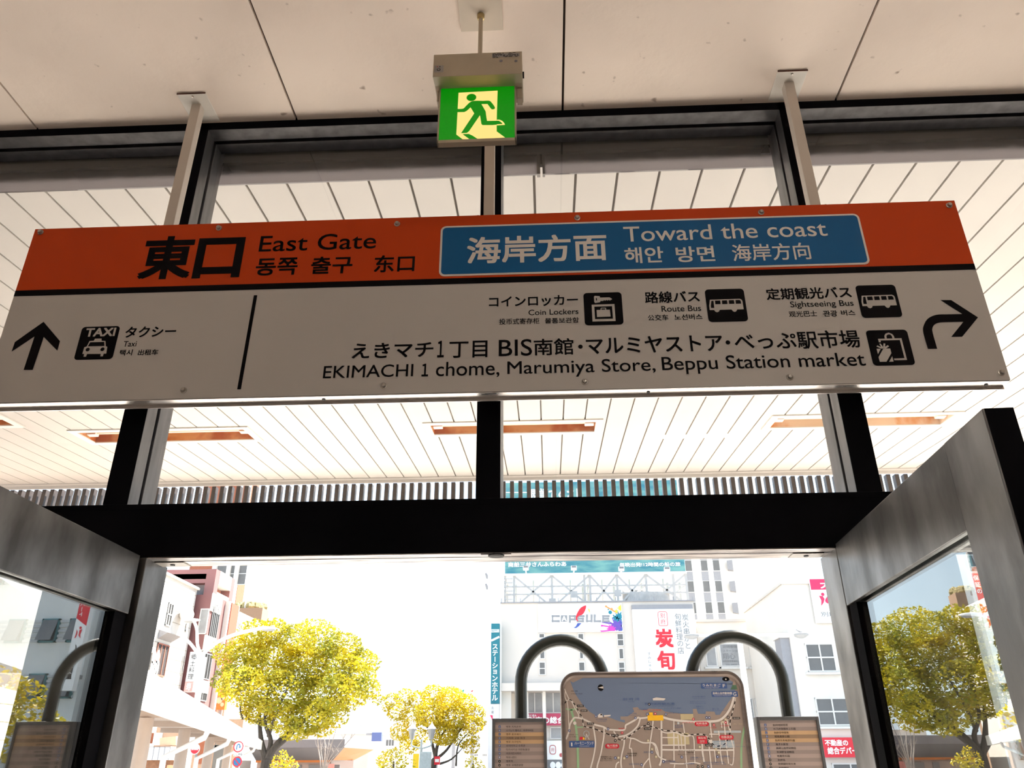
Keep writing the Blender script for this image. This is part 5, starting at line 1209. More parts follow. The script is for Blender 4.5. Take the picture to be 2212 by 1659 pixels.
ltx('訪問看護', 640, 1125, 800, 1160, 1); ltx('ステーション', 640, 1175, 840, 1205, 1); ltx('翔心', 640, 1215, 775, 1285, 1); ltx('訪問看護事業所', 640, 1295, 805, 1320, 1); ltx('TEL 0977', 670, 1338, 800, 1355, 1)
b.build('window_lettering', [M_WINL, M_GREYINK], f)
for px in ([1611, 1508, 1628, 1556], [1633, 1508, 1652, 1556]): window(lb, Y3, px, 2, 1, M_WINL, 0.04)

Y4 = 30.0
xc = (at(1689, 1263, Y=Y4).x + at(1704, 1368, Y=Y4).x + at(1722, 1480, Y=Y4).x) / 3
zt4 = at(1700, 1262.6, Y=Y4).z
rb_ = thing('office_building', 'white office building with paned windows at the right edge of the doorway', 'building', (xc + 2.3, Y4 + 4, GZ))
XR = 15.3
MB().box(xc, XR, Y4, Y4 + 6.6, GZ, zt4).build('wall', M_WB, rb_)
MB().box(xc - 0.06, XR, Y4 - 0.08, Y4 + 6.7, zt4, zt4 + 0.10).build('roof_edge', M_CB, rb_)
MB().box(xc - 0.35, xc, Y4 + 0.1, Y4 + 0.9, GZ, at(1700, 1377, Y=Y4).z).build('pier_painted_shade', M_SHADE, rb_)  # grey colour stands in for shade on the building's side face
MB().box(xc - 0.40, xc + 0.02, Y4 + 0.05, Y4 + 1.0, at(1700, 1377, Y=Y4).z, at(1700, 1370, Y=Y4).z).build('pier_cap', M_WB, rb_)
zwin(rb_, Y4, (1590, 1105, 1915, 1430), cols=2, rows=2, glass_m=M_WIN, sill=True)
window(rb_, Y4, [1764, 1507, 1836, 1568], 2, 2, M_WIN, 0.05, True)
for px in ([1800, 1648, 1880, 1700],): window(rb_, Y4, px, 2, 1, M_WIN, 0.05)
# estate agent's boards
t, p, Fc, r = signbox('agency_signboard', 'white sign with a crimson header cut off by the right door jamb', 'shop sign', Y4 - 0.19, [1756, 1250, 1850, 1345], 0.109, M_SW)
b = MB(); q0, q1 = Fc.px(1755, 1274), Fc.px(1850, 1250); Fc.rect(b, r[0], r[1], q0[1], q1[1], 0.012, 0)
q0, q1 = Fc.px(1773, 1271), Fc.px(1850, 1254); Fc.text(b, '大興産', q0[0], q1[0], q0[1], q1[1], 0.02, 0.03, 1)
c_ = Fc.px(1777, 1284); Fc.disc(b, c_[0], c_[1], 0.065, 0.016, 0, 14)
Fc.poly(b, [Fc.px(*q) for q in ((1769, 1287), (1777, 1288), (1781, 1294), (1779, 1302), (1774, 1309), (1774, 1297))], 0.016, 0)
Fc.poly(b, smooth_path([Fc.px(*q) for q in ((1788, 1287), (1783, 1294), (1783, 1300), (1789, 1304), (1800, 1304), (1800, 1300), (1792, 1298), (1790, 1293), (1788, 1287))], 3), 0.016, 0)
q0, q1 = Fc.px(1774, 1332), Fc.px(1806, 1321); Fc.text(b, '別府', q0[0], q1[0], q0[1], q1[1], 0.016, 0.0, 2)
b.build('lettering', [M_PINK, M_SW, M_GREYINK], p)
t, p, Fc, r = signbox('red_signboard', 'bright red shop board with white lettering low at the right door jamb', 'shop sign', Y4 - 0.3, [1779, 1593, 1862, 1636], 0.25, M_RED)
b = MB(); q0, q1 = Fc.px(1783, 1611), Fc.px(1830, 1598); Fc.text(b, '不動産の', q0[0], q1[0], q0[1], q1[1], 0.012, 0.03)
q0, q1 = Fc.px(1789, 1629), Fc.px(1862, 1614); Fc.text(b, '総合デパート', q0[0], q1[0], q0[1], q1[1], 0.012, 0.03); b.build('lettering', M_SW, p)
t, p, Fc, r = signbox('yellow_signboard', 'bright yellow upright board between the map and the right list panel', 'shop sign', Y3 - 0.6, [1620, 1603, 1640, 1690], 0.3, M_YEL)

# ---------------------------------------------------------------- grey building with teal windows (seen mirrored in the left screen)
gy = 30.0
gb = thing('grey_building', 'grey ribbed building with teal framed windows mirrored in the left glass screen', 'building', (22.0, gy + 5, GZ))
MB().box(16.62, 30.0, gy, gy + 10, GZ, 12.5).build('wall', M_GB, gb)
b = MB()
for z0 in (1.62, 3.92, 6.02, 8.36, 10.6):
    for k in range(5):
        b.box(16.75, 30.0, gy - 0.07, gy + 0.0, z0 + k * 0.19, z0 + k * 0.19 + 0.10)
b.build('ribbed_band', mat('rib_grey', (0.55, 0.56, 0.57), 0.6, noise=.05), gb)
M_TFR = mat('teal_window_frame', (0.08, 0.24, 0.26), 0.5, noise=.1)
for z0 in (1.6, 3.9, 6.0, 8.34, 10.6):
    for x0 in (16.80, 17.95, 19.35, 20.75, 22.15):
        b = MB(); w, h, fw = 0.72, 0.92, 0.06
        b.box(x0, x0 + w, gy - 0.14, gy, z0, z0 + fw).box(x0, x0 + w, gy - 0.14, gy, z0 + h - fw, z0 + h).box(x0, x0 + fw, gy - 0.14, gy, z0, z0 + h).box(x0 + w - fw, x0 + w, gy - 0.14, gy, z0, z0 + h)
        f = b.build('window', M_TFR, gb)
        MB().box(x0 + fw, x0 + w - fw, gy - 0.08, gy - 0.075, z0 + fw, z0 + h - fw).build('pane', mat('dark_pane', (0.10, 0.11, 0.13), 0.2, noise=.1, spec=.8), f)
        s = MB(); s.add([(x0 + .05, gy - 0.15, z0 + h - .05), (x0 + w - .05, gy - 0.15, z0 + h - .05), (x0 + w - .05, gy - 0.42, z0 + .06), (x0 + .05, gy - 0.42, z0 + .06), (x0 + .05, gy - 0.12, z0 + h - .05), (x0 + w - .05, gy - 0.12, z0 + h - .05), (x0 + w - .05, gy - 0.39, z0 + .06), (x0 + .05, gy - 0.39, z0 + .06)], [(0, 3, 2, 1), (4, 5, 6, 7), (0, 1, 5, 4), (1, 2, 6, 5), (2, 3, 7, 6), (3, 0, 4, 7)]); s.build('open_sash', M_GREYINK, f)
t, p, Fc, r = signbox('upright_agency_sign', 'tall upright red and white sign mirrored in the left glass screen', 'shop sign', gy - 1.2, (16.15, 16.62, 4.1, 8.0), 0.3, M_SW)
b = MB(); Fc.poly(b, [(16.15, 8.0), (16.62, 8.0), (16.62, 6.75), (16.15, 6.45)], 0.012, 0)
Fc.vtext(b, '保証の', 16.27, 7.95, 7.2, 0.19, 0.02, 0.02, 1); Fc.vtext(b, '不動産ハート', 16.48, 7.95, 6.8, 0.19, 0.02, 0.02, 1)
Fc.disc(b, 16.36, 6.38, 0.05, 0.012, 0, 12); Fc.poly(b, [(16.28, 6.33), (16.38, 6.3), (16.38, 6.1), (16.27, 5.98), (16.31, 6.12)], 0.012, 0); Fc.poly(b, [(16.5, 6.33), (16.43, 6.2), (16.46, 6.02), (16.52, 5.98), (16.49, 6.15)], 0.012, 0)
Fc.vtext(b, '(有)大興産', 16.38, 5.75, 4.5, 0.30, 0.012, 0.03, 2); b.build('lettering', [M_RED, M_SW, M_INK], p)
MB().box(16.55, 16.73, gy - 1.1, gy - 0.001, 4.6, 4.75).box(16.55, 16.73, gy - 1.1, gy - 0.001, 7.4, 7.55).build('sign_bracket', M_SHADE, t)
# ================================================================ street on the left
z36 = zo(300, 1200, 3.6156); z65 = zo(300, 1520, 6.506); z110 = zo(300, 1400, 11.06)
XW = -20.0
def side(X): return Face((X, 0, 0), (0, 1, 0), (0, 0, 1))      # a face looking towards +x
FW = side(XW)
# white tiled building: its long side faces the forecourt
M_TILE = mat('white_wall_tile', (0.62, 0.58, 0.54), 0.6, noise=0.07, nscale=2)
ya, yb_ = 18.0, FW.px(424, 1285)[0]
zt = FW.px(400, 1262)[1]
tb = thing('tiled_building', 'white tiled building along the left of the street with a dark shop window', 'building', (XW - 5, 30, GZ))
MB().box(XW - 10, XW, ya, yb_, GZ, zt).build('wall', M_TILE, tb)
b = MB()
for k in range(1, 18): b.box(XW, XW + 0.012, ya, yb_, k * 0.6, k * 0.6 + 0.02)
b.build('tile_course', mat('tile_joint', (0.30, 0.25, 0.20), 0.7, noise=.1), tb)
MB().box(XW - 10.1, XW + 0.12, ya - 0.1, yb_ + 0.1, zt, zt + 0.12).build('roof_edge', M_WB, tb)
def swin(parent, Z, c, X=XW, cols=1, rows=1, gm=None, fm=None):
    Fq = side(X); q0, q1 = Fq.px(*Z(c[0], c[3])), Fq.px(*Z(c[2], c[1])); ym0, ym1, z0, z1 = q0[0], q1[0], q0[1], q1[1]
    b = MB(); fw = 0.06; w = (ym1 - ym0 - fw) / cols; h = (z1 - z0 - fw) / rows
    for i in range(cols + 1): b.box(X - 0.01, X + 0.06, ym0 + i * w, ym0 + i * w + fw, z0, z1)
    for j in range(rows + 1): b.box(X - 0.01, X + 0.058, ym0, ym1, z0 + j * h, z0 + j * h + fw)
    f = b.build('window', fm or M_WF, parent)
    MB().box(X + 0.005, X + 0.03, ym0, ym1, z0, z1).build('pane', gm or M_WIN, f); return f
swin(tb, z36, (200, 380, 272, 545), cols=2, rows=2, gm=M_WIND); swin(tb, z36, (378, 450, 400, 505), gm=M_WIND); swin(tb, z36, (358, 520, 380, 590), gm=M_WINL)
f = swin(tb, z36, (100, 705, 235, 930), cols=3, gm=mat('dark_shop_glass', (0.07, 0.06, 0.06), 0.5, noise=.2, spec=.1), fm=mat('salmon_frame', (0.38, 0.13, 0.085), .6, noise=.1))
b = MB(); q = FW.px(*z36(98, 845)); 
for u, v in ((98, 840), (130, 838)):
    q = FW.px(*z36(u, v)); FW.disc(b, q[0], q[1] + 0.3, 0.20, 0.07, 0, 12, 0.34); FW.disc(b, q[0] - 0.05, q[1] - 0.28, 0.13, 0.07, 0, 12, 0.4); FW.disc(b, q[0] + 0.22, q[1] - 0.24, 0.10, 0.07, 0, 12, 0.36)
b.build('white_window_figures', M_SW, f)
swin(tb, z36, (322, 785, 350, 930), gm=M_WINL)
b = MB(); q = FW.px(*z36(212, 595)); b.prism([(XW, q[0] - 0.8, q[1]), (XW + 0.5, q[0] - 0.8, q[1] - 0.15), (XW, q[0] - 0.8, q[1] - 0.45)], (0, 1.6, 0)); b.build('vent_hood', M_SHADE, tb)
q = FW.px(*z36(320, 465)); MB().lathe([(0.1, 0), (0.42, 0.25), (0.45, 0.5), (0.2, 0.7)], (XW, q[0], q[1]), 'X', 14).build('wall_vent', M_WB, tb, smooth=True)

# maroon building with an open frame on its roof
Ym = yb_ + 0.4
xm0, xm1 = XW - 3.0, at(*z36(548, 480), Y=Ym).x
FMx = side(xm1)
mb_ = thing('maroon_building', 'maroon clad narrow building with tall corner windows and an open roof frame', 'building', ((xm0 + xm1) / 2, Ym + 4, GZ))
zroof = at(*z36(560, 305), Y=Ym).z
yfar = FMx.px(*z36(720, 400))[0]
MB().box(xm0, xm1, Ym, yfar, GZ, zroof).build('wall', M_MAROON, mb_)
ztop = at(*z36(580, 105), Y=Ym).z
w = 0.55
for x, y in ((xm1, Ym), (xm1, yfar - w), (xm0 + w, Ym)): MB().box(x - w, x, y, y + w, zroof, ztop).build('roof_post', M_MAROON, mb_)
MB().box(xm0 + w, xm1 - w, Ym + .01, Ym + w - .01, ztop - 0.8, ztop - .01).build('roof_beam', M_MAROON, mb_); MB().box(xm0 + w, xm1 - w, Ym + .01, Ym + w * .6, zroof + 0.9, zroof + 1.2).build('roof_beam', M_MAROON, mb_)
MB().box(xm1 - w, xm1 + 0.02, Ym + w + .01, yfar - w - .01, ztop - 0.8, ztop).box(xm1 - w, xm1 + 0.01, Ym + w + .01, yfar - w - .01, zroof, zroof + 0.25).build('side_beam', M_CB, mb_)
for k in range(2): MB().box(xm1 - 2.0, xm1 - 0.9, Ym + 0.7 + k * 0.9, Ym + 1.3 + k * 0.9, zroof, zroof + 1.15 + 0.1 * (k % 2)).build('roof_unit', M_SHADE, mb_, bevel=0.04)
def mpan(c, m, name, h=0.06):
    q0, q1 = FMx.px(*z36(c[0], c[3])), FMx.px(*z36(c[2], c[1])); return MB().box(xm1, xm1 + h, q0[0], q1[0], q0[1], q1[1]).build(name, m, mb_)
mpan((552, 330, 650, 430), M_WB, 'name_band'); mpan((495, 650, 600, 735), M_WB, 'spandrel'); mpan((452, 985, 545, 1065), M_WB, 'spandrel')
b = MB(); q0, q1 = FMx.px(*z36(560, 440)), FMx.px(*z36(640, 395)); FMx.text(b, 'SWEET', q0[0], q1[0], q0[1], q1[1], 0.075, 0.01); b.build('lettering', M_GREYINK, mb_)
swin(mb_, z36, (540, 420, 632, 640), X=xm1, cols=4, gm=M_WIND, fm=M_GREYINK); swin(mb_, z36, (478, 775, 570, 960), X=xm1, cols=3, gm=M_WIND, fm=M_GREYINK); swin(mb_, z36, (445, 1070, 530, 1130), X=xm1, cols=2, gm=M_WIND, fm=M_GREYINK)
q = (z36(470, 415), z36(540, 615)); window(mb_, Ym, [q[0][0], q[0][1], q[1][0], q[1][1]], 1, 1, M_WINL, 0.06)
q = (z36(455, 735), z36(500, 950)); window(mb_, Ym, [q[0][0], q[0][1], q[1][0], q[1][1]], 1, 1, M_WINL, 0.06)
b = MB(); q0, q1 = FMx.px(*z36(590, 1150)), FMx.px(*z36(665, 380)); b.box(xm1, xm1 + 0.30, q0[0] - 0.3, q0[0] + 0.9, GZ, FMx.px(*z36(690, 370))[1]); b.build('pilaster', mat('vermilion_cladding', (0.40, 0.085, 0.045), .6, noise=.08), mb_)
MB().box(xm1, xm1 + 0.25, q0[0] - 0.55, q0[0] - 0.32, GZ, zroof).box(xm1, xm1 + 0.25, q0[0] + 0.92, q0[0] + 1.10, GZ, zroof).build('white_rib', M_WB, mb_)
# neighbour behind it: white bays, then a beige block and a brick tower
yn = yfar + 1.25
nb = thing('white_bay_building', 'white building with tall dark windows just beyond the maroon one', 'building', (xm1 - 4, yn + 3, GZ))
FN = side(xm1 + 0.1)
zn = FN.px(*z36(760, 425))[1]
MB().box(xm1 - 8, xm1 + 0.1, yn, yn + 5.5, GZ, zn).build('wall', M_WB, nb)
swin(nb, z36, (738, 515, 792, 700), X=xm1 + 0.1, cols=3, gm=M_WIND, fm=M_WF)
Yg = 66.0
zq = at(540, 1313, Y=Yg).z
eb = thing('beige_building', 'plain beige block with a roof garden standing behind the big tree', 'building', (at(520, 1400, Y=Yg).x, Yg + 5, GZ))
MB().box(at(490, 1400, Y=Yg).x, at(556, 1400, Y=Yg).x, Yg, Yg + 1.6, GZ, zq).build('wall', M_BEIGE, eb)
random.seed(8)
b = MB()
for k in range(60):
    x = random.uniform(at(505, 1305, Y=Yg).x, at(552, 1305, Y=Yg).x); b.ell((x, Yg + random.uniform(.5, 3), zq + random.uniform(0.1, .45)), .35, .35, random.uniform(.2, .5), 6, 4)
b.build('roof_planting', mat('dry_shrub', (0.42, 0.33, 0.14), .8, noise=.4, nscale=6), eb)
MB().beam((at(527, 1300, Y=Yg).x, Yg + 0.5, zq), (at(527, 1280, Y=Yg).x, Yg + 0.5, zq + 3.2), 0.15, 0.15).build('roof_post', M_WB, eb)
b = MB()
for u0, u1 in ((497, 507), (509, 519)): b.box(at(u0, 1520, Y=Yg).x, at(u1, 1520, Y=Yg).x, Yg - 0.3, Yg - 0.05, GZ, at(500, 1508, Y=Yg).z)
b.build('grey_shutter', M_GB, eb)
Yt = 80.0
xt0, xt1 = at(408, 1235, Y=Yt).x, at(518, 1235, Y=Yt).x
ob = thing('brick_tower', 'tall orange brick tower showing above the maroon building', 'building', ((xt0 + xt1) / 2, Yt + 6, GZ))
MB().box(xt0, xt1, Yt, Yt + 2.0, GZ, 34).build('wall', M_ORBR, ob)
b = MB()
for u in (463, 494, 512):
    x = at(u, 1240, Y=Yt).x; b.box(x - 0.22, x + 0.22, Yt - 0.3, Yt, GZ, 34)
b.build('white_pier', M_WB, ob)
for u in (478, 503, 522):
    x = at(u, 1240, Y=Yt).x
    for k in range(3): 
        z = 18.5 + 3.2 * k; f = window(ob, Yt - 0.02, (x - .55, x + .55, z, z + 2.3), 1, 2, M_WIN, 0.06)

# small upright signs along the street
Ys = 33.0
t, p, Fc, r = signbox('local_food_sign', 'white upright sign with black characters reading local cuisine and a pink foot', 'shop sign', Ys, [404, 1408, 422, 1494], 0.35, M_SW)
vcol(Fc, p, '郷土料理', 1275, 130, 760, 130, M_INK, 0.0, Z=z110)
b = MB(); q0, q1 = Fc.px(404, 1493), Fc.px(422, 1472); Fc.rect(b, r[0], r[1], r[2], q1[1], 0.01, 0); Fc.text(b, '寿', r[0] + .08, r[1] - .08, r[2] + .05, q1[1] - .05, 0.016, 0.02, 1); b.build('pink_foot', [mat('salmon_film', (0.70, 0.30, 0.27), .5, noise=.1), M_SW], p)
t, p, Fc, r = signbox('yellow_upright_sign', 'yellow upright sign half hidden by the big tree', 'shop sign', 41.5, [481, 1432, 495, 1482], 0.3, M_YEL); MB().box(r[0] + .1, r[0] + .2, 41.6, 41.7, GZ, r[2]).build('sign_leg', M_SHADE, t)
t, p, Fc, r = signbox('orange_upright_sign', 'orange upright sign just above the shelter roof', 'shop sign', 41.0, [469, 1494, 487, 1533], 0.3, M_ORANGE2); MB().box(r[0] + .1, r[0] + .2, 41.1, 41.2, GZ, r[2]).build('sign_leg', M_SHADE, t)
b = MB(); q = Fc.px(474, 1513); Fc.disc(b, q[0], q[1], .16, .012); q = Fc.px(482, 1508); Fc.disc(b, q[0], q[1], .1, .012); q = Fc.px(480, 1522); Fc.disc(b, q[0], q[1], .1, .012); b.build('pale_ring_mark', mat('peach_ink', (0.85, 0.48, 0.30), .5, noise=.1), p)

# ---------------------------------------------------------------- taxi shelter
ZS0, ZS1 = 2.12, 2.45
Pn, Pf = at(320, 1452, Z=ZS1), at(566, 1601, Z=ZS1)
d = (Pf - Pn); d.z = 0; Ld = d.length; d.normalize(); nl = Vector((-d.y, d.x, 0))
Pn = Pn - d * 6.0; Ld += 6.0
sh = thing('taxi_shelter', 'long white taxi shelter roof on round white columns at the left', 'shelter', (Pn.x, Pn.y, GZ))
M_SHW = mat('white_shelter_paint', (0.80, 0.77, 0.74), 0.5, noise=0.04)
M_SH_SHADE = mat('white_shelter_shade_tone', (0.40, 0.31, 0.25), 0.6, noise=0.04)  # white shelter's peach shade put into the colour of roof underside and columns
def sblk(b, s0, s1, t0, t1, z0, z1):
    ps = [Pn + d * s + nl * t for s, t in ((s0, t0), (s1, t0), (s1, t1), (s0, t1))]
    b.add([(p.x, p.y, z0) for p in ps] + [(p.x, p.y, z1) for p in ps], [(3, 2, 1, 0), (4, 5, 6, 7), (0, 1, 5, 4), (1, 2, 6, 5), (2, 3, 7, 6), (3, 0, 4, 7)]); return b
sblk(MB(), 0, Ld, 0, 1.6, ZS1 - 0.10, ZS1).build('roof_slab', M_SH_SHADE, sh)
bb2 = sblk(MB(), 0, Ld, -0.02, 0.10, ZS0, ZS1 + 0.01); sblk(bb2, Ld - 0.1, Ld, 0.1, 1.6, ZS0 + 0.1, ZS1 + 0.01); bb2.build('fascia', M_SHW, sh)
for k in range(10): sblk(MB(), 0.6 + k * Ld / 10, 0.75 + k * Ld / 10, 0.1, 1.6, ZS1 - 0.20, ZS1 - 0.10).build('roof_rib', M_SH_SHADE, sh)
for u in (307, 396, 453, 494):
    g = at(u, 1600, Z=ZS0 - 0.3)
    # station along the shelter where the line of sight meets the column row (0.9 m behind the fascia)
    base = Pn + nl * 0.8; r2 = ray(u, 1600); r2 = Vector((r2.x, r2.y, 0)); e0 = Vector((EYE.x, EYE.y, 0))
    A_ = Matrix(((d.x, -r2.x), (d.y, -r2.y))); s_, t_q = A_.inverted() @ Vector((e0.x - base.x, e0.y - base.y))
    c = base + d * s_
    col = MB().lathe([(0.12, 0), (0.12, ZS1 - 0.20 - GZ)], (c.x, c.y, GZ), 'Z', 18).build('column', M_SH_SHADE, sh, smooth=True)
    c2 = c + d * 1.1 - nl * 0.2
    MB().tube([(c2.x - nl.x * .65, c2.y - nl.y * .65, ZS0 + .02), (c2.x - nl.x * .6, c2.y - nl.y * .6, ZS0 - 0.12), (c2.x, c2.y, ZS0 - 0.42), (c2.x, c2.y, GZ)], 0.05, 10).build('downpipe', M_SHW, sh, smooth=True)

# things under and beside the shelter
Yv = 27.0
st = thing('white_stall', 'white boxy stall with a peach awning under the taxi shelter', 'stall', (at(350, 1640, Y=Yv).x, Yv, GZ))
X0s, X1s, Z0s, Z1s = PB(Yv, 296, 1613, 366, 1642)
MB().box(X0s, X1s, Yv, Yv + 1.6, Z0s, Z1s).build('cabinet', M_SHW, st)
b = MB()
for k in range(7): b.box(X0s + k * (X1s - X0s) / 6 - 0.01, X0s + k * (X1s - X0s) / 6 + 0.01, Yv - 0.006, Yv, Z0s, Z1s)
b.box(X0s, X1s, Yv - 0.006, Yv, Z1s - 0.02, Z1s).build('panel_seam', M_SHADE, st)
MB().box(X0s + 0.1, X1s - 0.1, Yv + 0.2, Yv + 1.5, GZ, Z0s).build('brown_base', mat('brown_wood', (0.35, 0.16, 0.08), .7, noise=.3), st)
sq = [at(u, v, Y=Yv + 1) for u, v in ((345, 1594), (380, 1590), (380, 1610), (345, 1610))]
MB().prism([tuple(q) for q in sq][::-1], (0, 0.8, 0)).build('peach_awning', mat('peach_awning', (0.50, 0.31, 0.20), .7, noise=.05), st)
Yw = 40.0
wl2 = thing('peach_shopfront', 'low peach and orange shopfront seen under the taxi shelter', 'shopfront', (at(420, 1600, Y=Yw).x, Yw, GZ))
MB().box(at(334, 1600, Y=Yw).x, at(520, 1600, Y=Yw).x, Yw, Yw + 0.3, GZ, 3.6).build('wall', mat('peach_render', (0.46, 0.31, 0.225), .8, noise=.05), wl2)
for px, m in (([425, 1590, 445, 1650], M_ORBR), ([462, 1603, 485, 1660], M_WIN), ([324, 1584, 331, 1606], M_ORBR), ([332, 1583, 350, 1610], M_SW), ([410, 1590, 432, 1602], M_WINL), ([462, 1610, 482, 1616], M_GREYINK)):
    q = PB(Yw, *px); MB().box(q[0], q[1], Yw - 0.06, Yw, q[2], q[3]).build('front_panel', m, wl2)
t, p, Fc, r = signbox('parking_word_sign', 'white upright board with the first letters of taxi under the shelter', 'sign', 29.0, [483, 1630, 494, 1690], 0.1, M_SW)
b = MB(); q0, q1 = Fc.px(484, 1690), Fc.px(493, 1632); Fc.vtext(b, 'タクシー', (q0[0] + q1[0]) / 2, q1[1], q0[1], 0.22, 0.012, 0.0); b.build('lettering', M_GREYINK, p)

def sign_post(name, label, Y, u, items, ztop_px):
    c = at(u, 1640, Y=Y); zt = at(u, ztop_px, Y=Y).z
    t = thing(name, label, 'traffic sign', (c.x, Y, GZ))
    MB().tube([(c.x, Y + 0.06, GZ), (c.x, Y + 0.06, zt)], 0.035, 10).build('post', M_SHADE, t, smooth=True)
    Fq = front(Y)
    for kind, uu, vv, rr_ in items:
        q = at(uu, vv, Y=Y); rad = abs(at(uu + rr_, vv, Y=Y).x - q.x)
        if kind == 'plate':
            pl = MB().box(q.x - rad, q.x + rad, Y - 0.01, Y + 0.02, q.z - rad * .34, q.z + rad * .34).build('plate', M_SW, t)
            b = MB(); Fq.text(b, 'ここから', q.x - rad * .85, q.x + rad * .85, q.z - rad * .2, q.z + rad * .2, 0.016, 0.02); b.build('lettering', M_INK, pl); continue
        b = MB(); b.lathe([(rad, 0), (rad, 0.02)], (q.x, Y - 0.01, q.z), 'Y', 28)
        dsc = b.build('disc', M_SW if kind != 'blue' else M_RED, t)
        b = MB()
        if kind == 'uturn':
            N = 30; out = [(q.x + rad * cos(2 * pi * k / N), q.z + rad * sin(2 * pi * k / N)) for k in range(N)]; inn = [(q.x + rad * .8 * cos(2 * pi * k / N), q.z + rad * .8 * sin(2 * pi * k / N)) for k in range(N)]
            for k in range(N): Fq.poly(b, [out[k], out[(k + 1) % N], inn[(k + 1) % N], inn[k]], 0.012, 0)
            Fq.ribbon(b, smooth_path([(q.x - rad * .28, q.z - rad * .5), (q.x - rad * .28, q.z + rad * .2), (q.x, q.z + rad * .42), (q.x + rad * .28, q.z + rad * .2), (q.x + rad * .28, q.z)], 4), rad * .2, 0.012, 1)
            Fq.poly(b, [(q.x + rad * .02, q.z + rad * .02), (q.x + rad * .56, q.z + rad * .02), (q.x + rad * .28, q.z - rad * .3)], 0.013, 1)
        elif kind == 'blue':
            Fq.disc(b, q.x, q.z, rad * .76, 0.012, 1, 26); Fq.ribbon(b, [(q.x - rad * .55, q.z + rad * .55), (q.x + rad * .55, q.z - rad * .55)], rad * .2, 0.014, 0)
        elif kind == 'ad':
            Fq.disc(b, q.x, q.z, rad * .88, 0.011, 0, 26); Fq.poly(b, [(q.x + rad * .86 * cos(a * pi / 14 - 0), q.z + rad * .86 * sin(a * pi / 14) ) for a in range(15)], 0.0125, 2)
            Fq.text(b, 'SHARE', q.x - rad * .7, q.x + rad * .7, q.z - rad * .2, q.z + rad * .2, 0.014, 0.03, 2)
        b.build('symbol', [M_RED, mat('traffic_blue', (0.02, 0.16, 0.36), .4, noise=.05), M_SW], dsc)
    return t
sign_post('traffic_sign', 'no turning back and no parking discs with a small plate on one post', 16.0, 514, [('uturn', 515.5, 1613, 11), ('plate', 515, 1629.5, 10), ('blue', 512.5, 1645.5, 10)], 1600)
sign_post('round_red_sign', 'round red and white sign between the shelter columns', 25.0, 421, [('ad', 421.5, 1618, 10.5)], 1608)

# ---------------------------------------------------------------- street lamps
Yl = 31.0
def path_px(pts, Y): return [tuple(at(u, v, Y=Y)) for u, v in pts]
sl = thing('street_lamp', 'white street lamp with three curved arms in front of the maroon building', 'street lamp', (at(428, 1500, Y=Yl).x, Yl, GZ))
cx_ = at(428, 1500, Y=Yl).x
MB().tube([(cx_, Yl, GZ), (cx_, Yl, at(431, 1420, Y=Yl).z)], [0.15, 0.11], 14).build('pole', M_TWHITE, sl, smooth=True)
zj = at(431, 1420, Y=Yl).z
MB().tube(smooth_path([Vector((cx_, Yl, zj - .1))] + [Vector(p) for p in path_px([(440, 1412), (470, 1387), (510, 1370), (555, 1359), (575, 1356)], Yl)], 4), [0.075] * 21 , 10).build('arm', M_TWHITE, sl, smooth=True)
MB().tube(smooth_path([Vector((cx_, Yl, zj - .1)), Vector(path_px([(427, 1395)], Yl)[0]), Vector(path_px([(419, 1360)], Yl)[0]) + Vector((0, .3, 0)), Vector(path_px([(404, 1340)], Yl)[0]) + Vector((0, .8, 0)), Vector(path_px([(392, 1330)], Yl)[0]) + Vector((0, 1.2, 0))], 4), 0.06, 10).build('arm', M_TWHITE, sl, smooth=True)
MB().tube(smooth_path([Vector((cx_, Yl, zj - .2)), Vector(path_px([(420, 1395)], Yl)[0]) + Vector((0, -.3, 0)), Vector(path_px([(408, 1378)], Yl)[0]) + Vector((0, -.8, 0))], 4), 0.06, 10).build('arm', M_TWHITE, sl, smooth=True)
def lamp_head(parent, c, L, dirx=1):
    b = MB(); k0 = len(b.v); b.ell((0, 0, 0), L * .5, L * .17, L * .105, 16, 8); b.v = [Vector((c[0] + dirx * v.x, c[1] + v.y, c[2] + v.z * (1.0 if v.z > 0 else .6))) for v in b.v]
    h = b.build('lamp_head', M_TWHITE, parent, smooth=True)
    b = MB(); b.ell((c[0] + dirx * .08 * L, c[1], c[2] - L * .05), L * .32, L * .13, L * .085, 14, 6); b.build('lamp_lens', M_WINL, h, smooth=True)
lamp_head(sl, at(577, 1358, Y=Yl), 0.85); q = at(388, 1330, Y=Yl); lamp_head(sl, (q.x, Yl + 1.2, q.z), 0.8, -1)
Yr2 = 20.0
sr = thing('street_lamp', 'white twin headed street lamp behind the right arch pipe', 'street lamp', (at(1612, 1500, Y=Yr2).x, Yr2, GZ))
cx2 = at(1612, 1500, Y=Yr2).x; zq2 = at(1612, 1372, Y=Yr2).z
MB().tube([(cx2, Yr2, GZ), (cx2, Yr2, zq2 + 0.05)], [0.10, 0.07], 14).build('pole', M_TWHITE, sr, smooth=True)
xh0, xh1 = at(1494, 1374, Y=Yr2).x, at(1730, 1372, Y=Yr2).x
MB().tube([(xh0, Yr2, zq2), (cx2, Yr2, zq2), (xh1, Yr2, zq2)], 0.035, 10).build('arm', M_TWHITE, sr, smooth=True)
for xh in (xh0, xh1):
    MB().lathe([(0.19, 0.0), (0.20, -0.03), (0.12, -0.08), (0.06, -0.10)], (xh, Yr2, zq2 + 0.01), 'Z', 18).build('lamp_head', M_WINL, sr, smooth=True)
    MB().lathe([(0.21, 0.0), (0.20, 0.02), (0.02, 0.035)], (xh, Yr2, zq2 + 0.01), 'Z', 18).build('lamp_cap', M_TWHITE, sr, smooth=True)
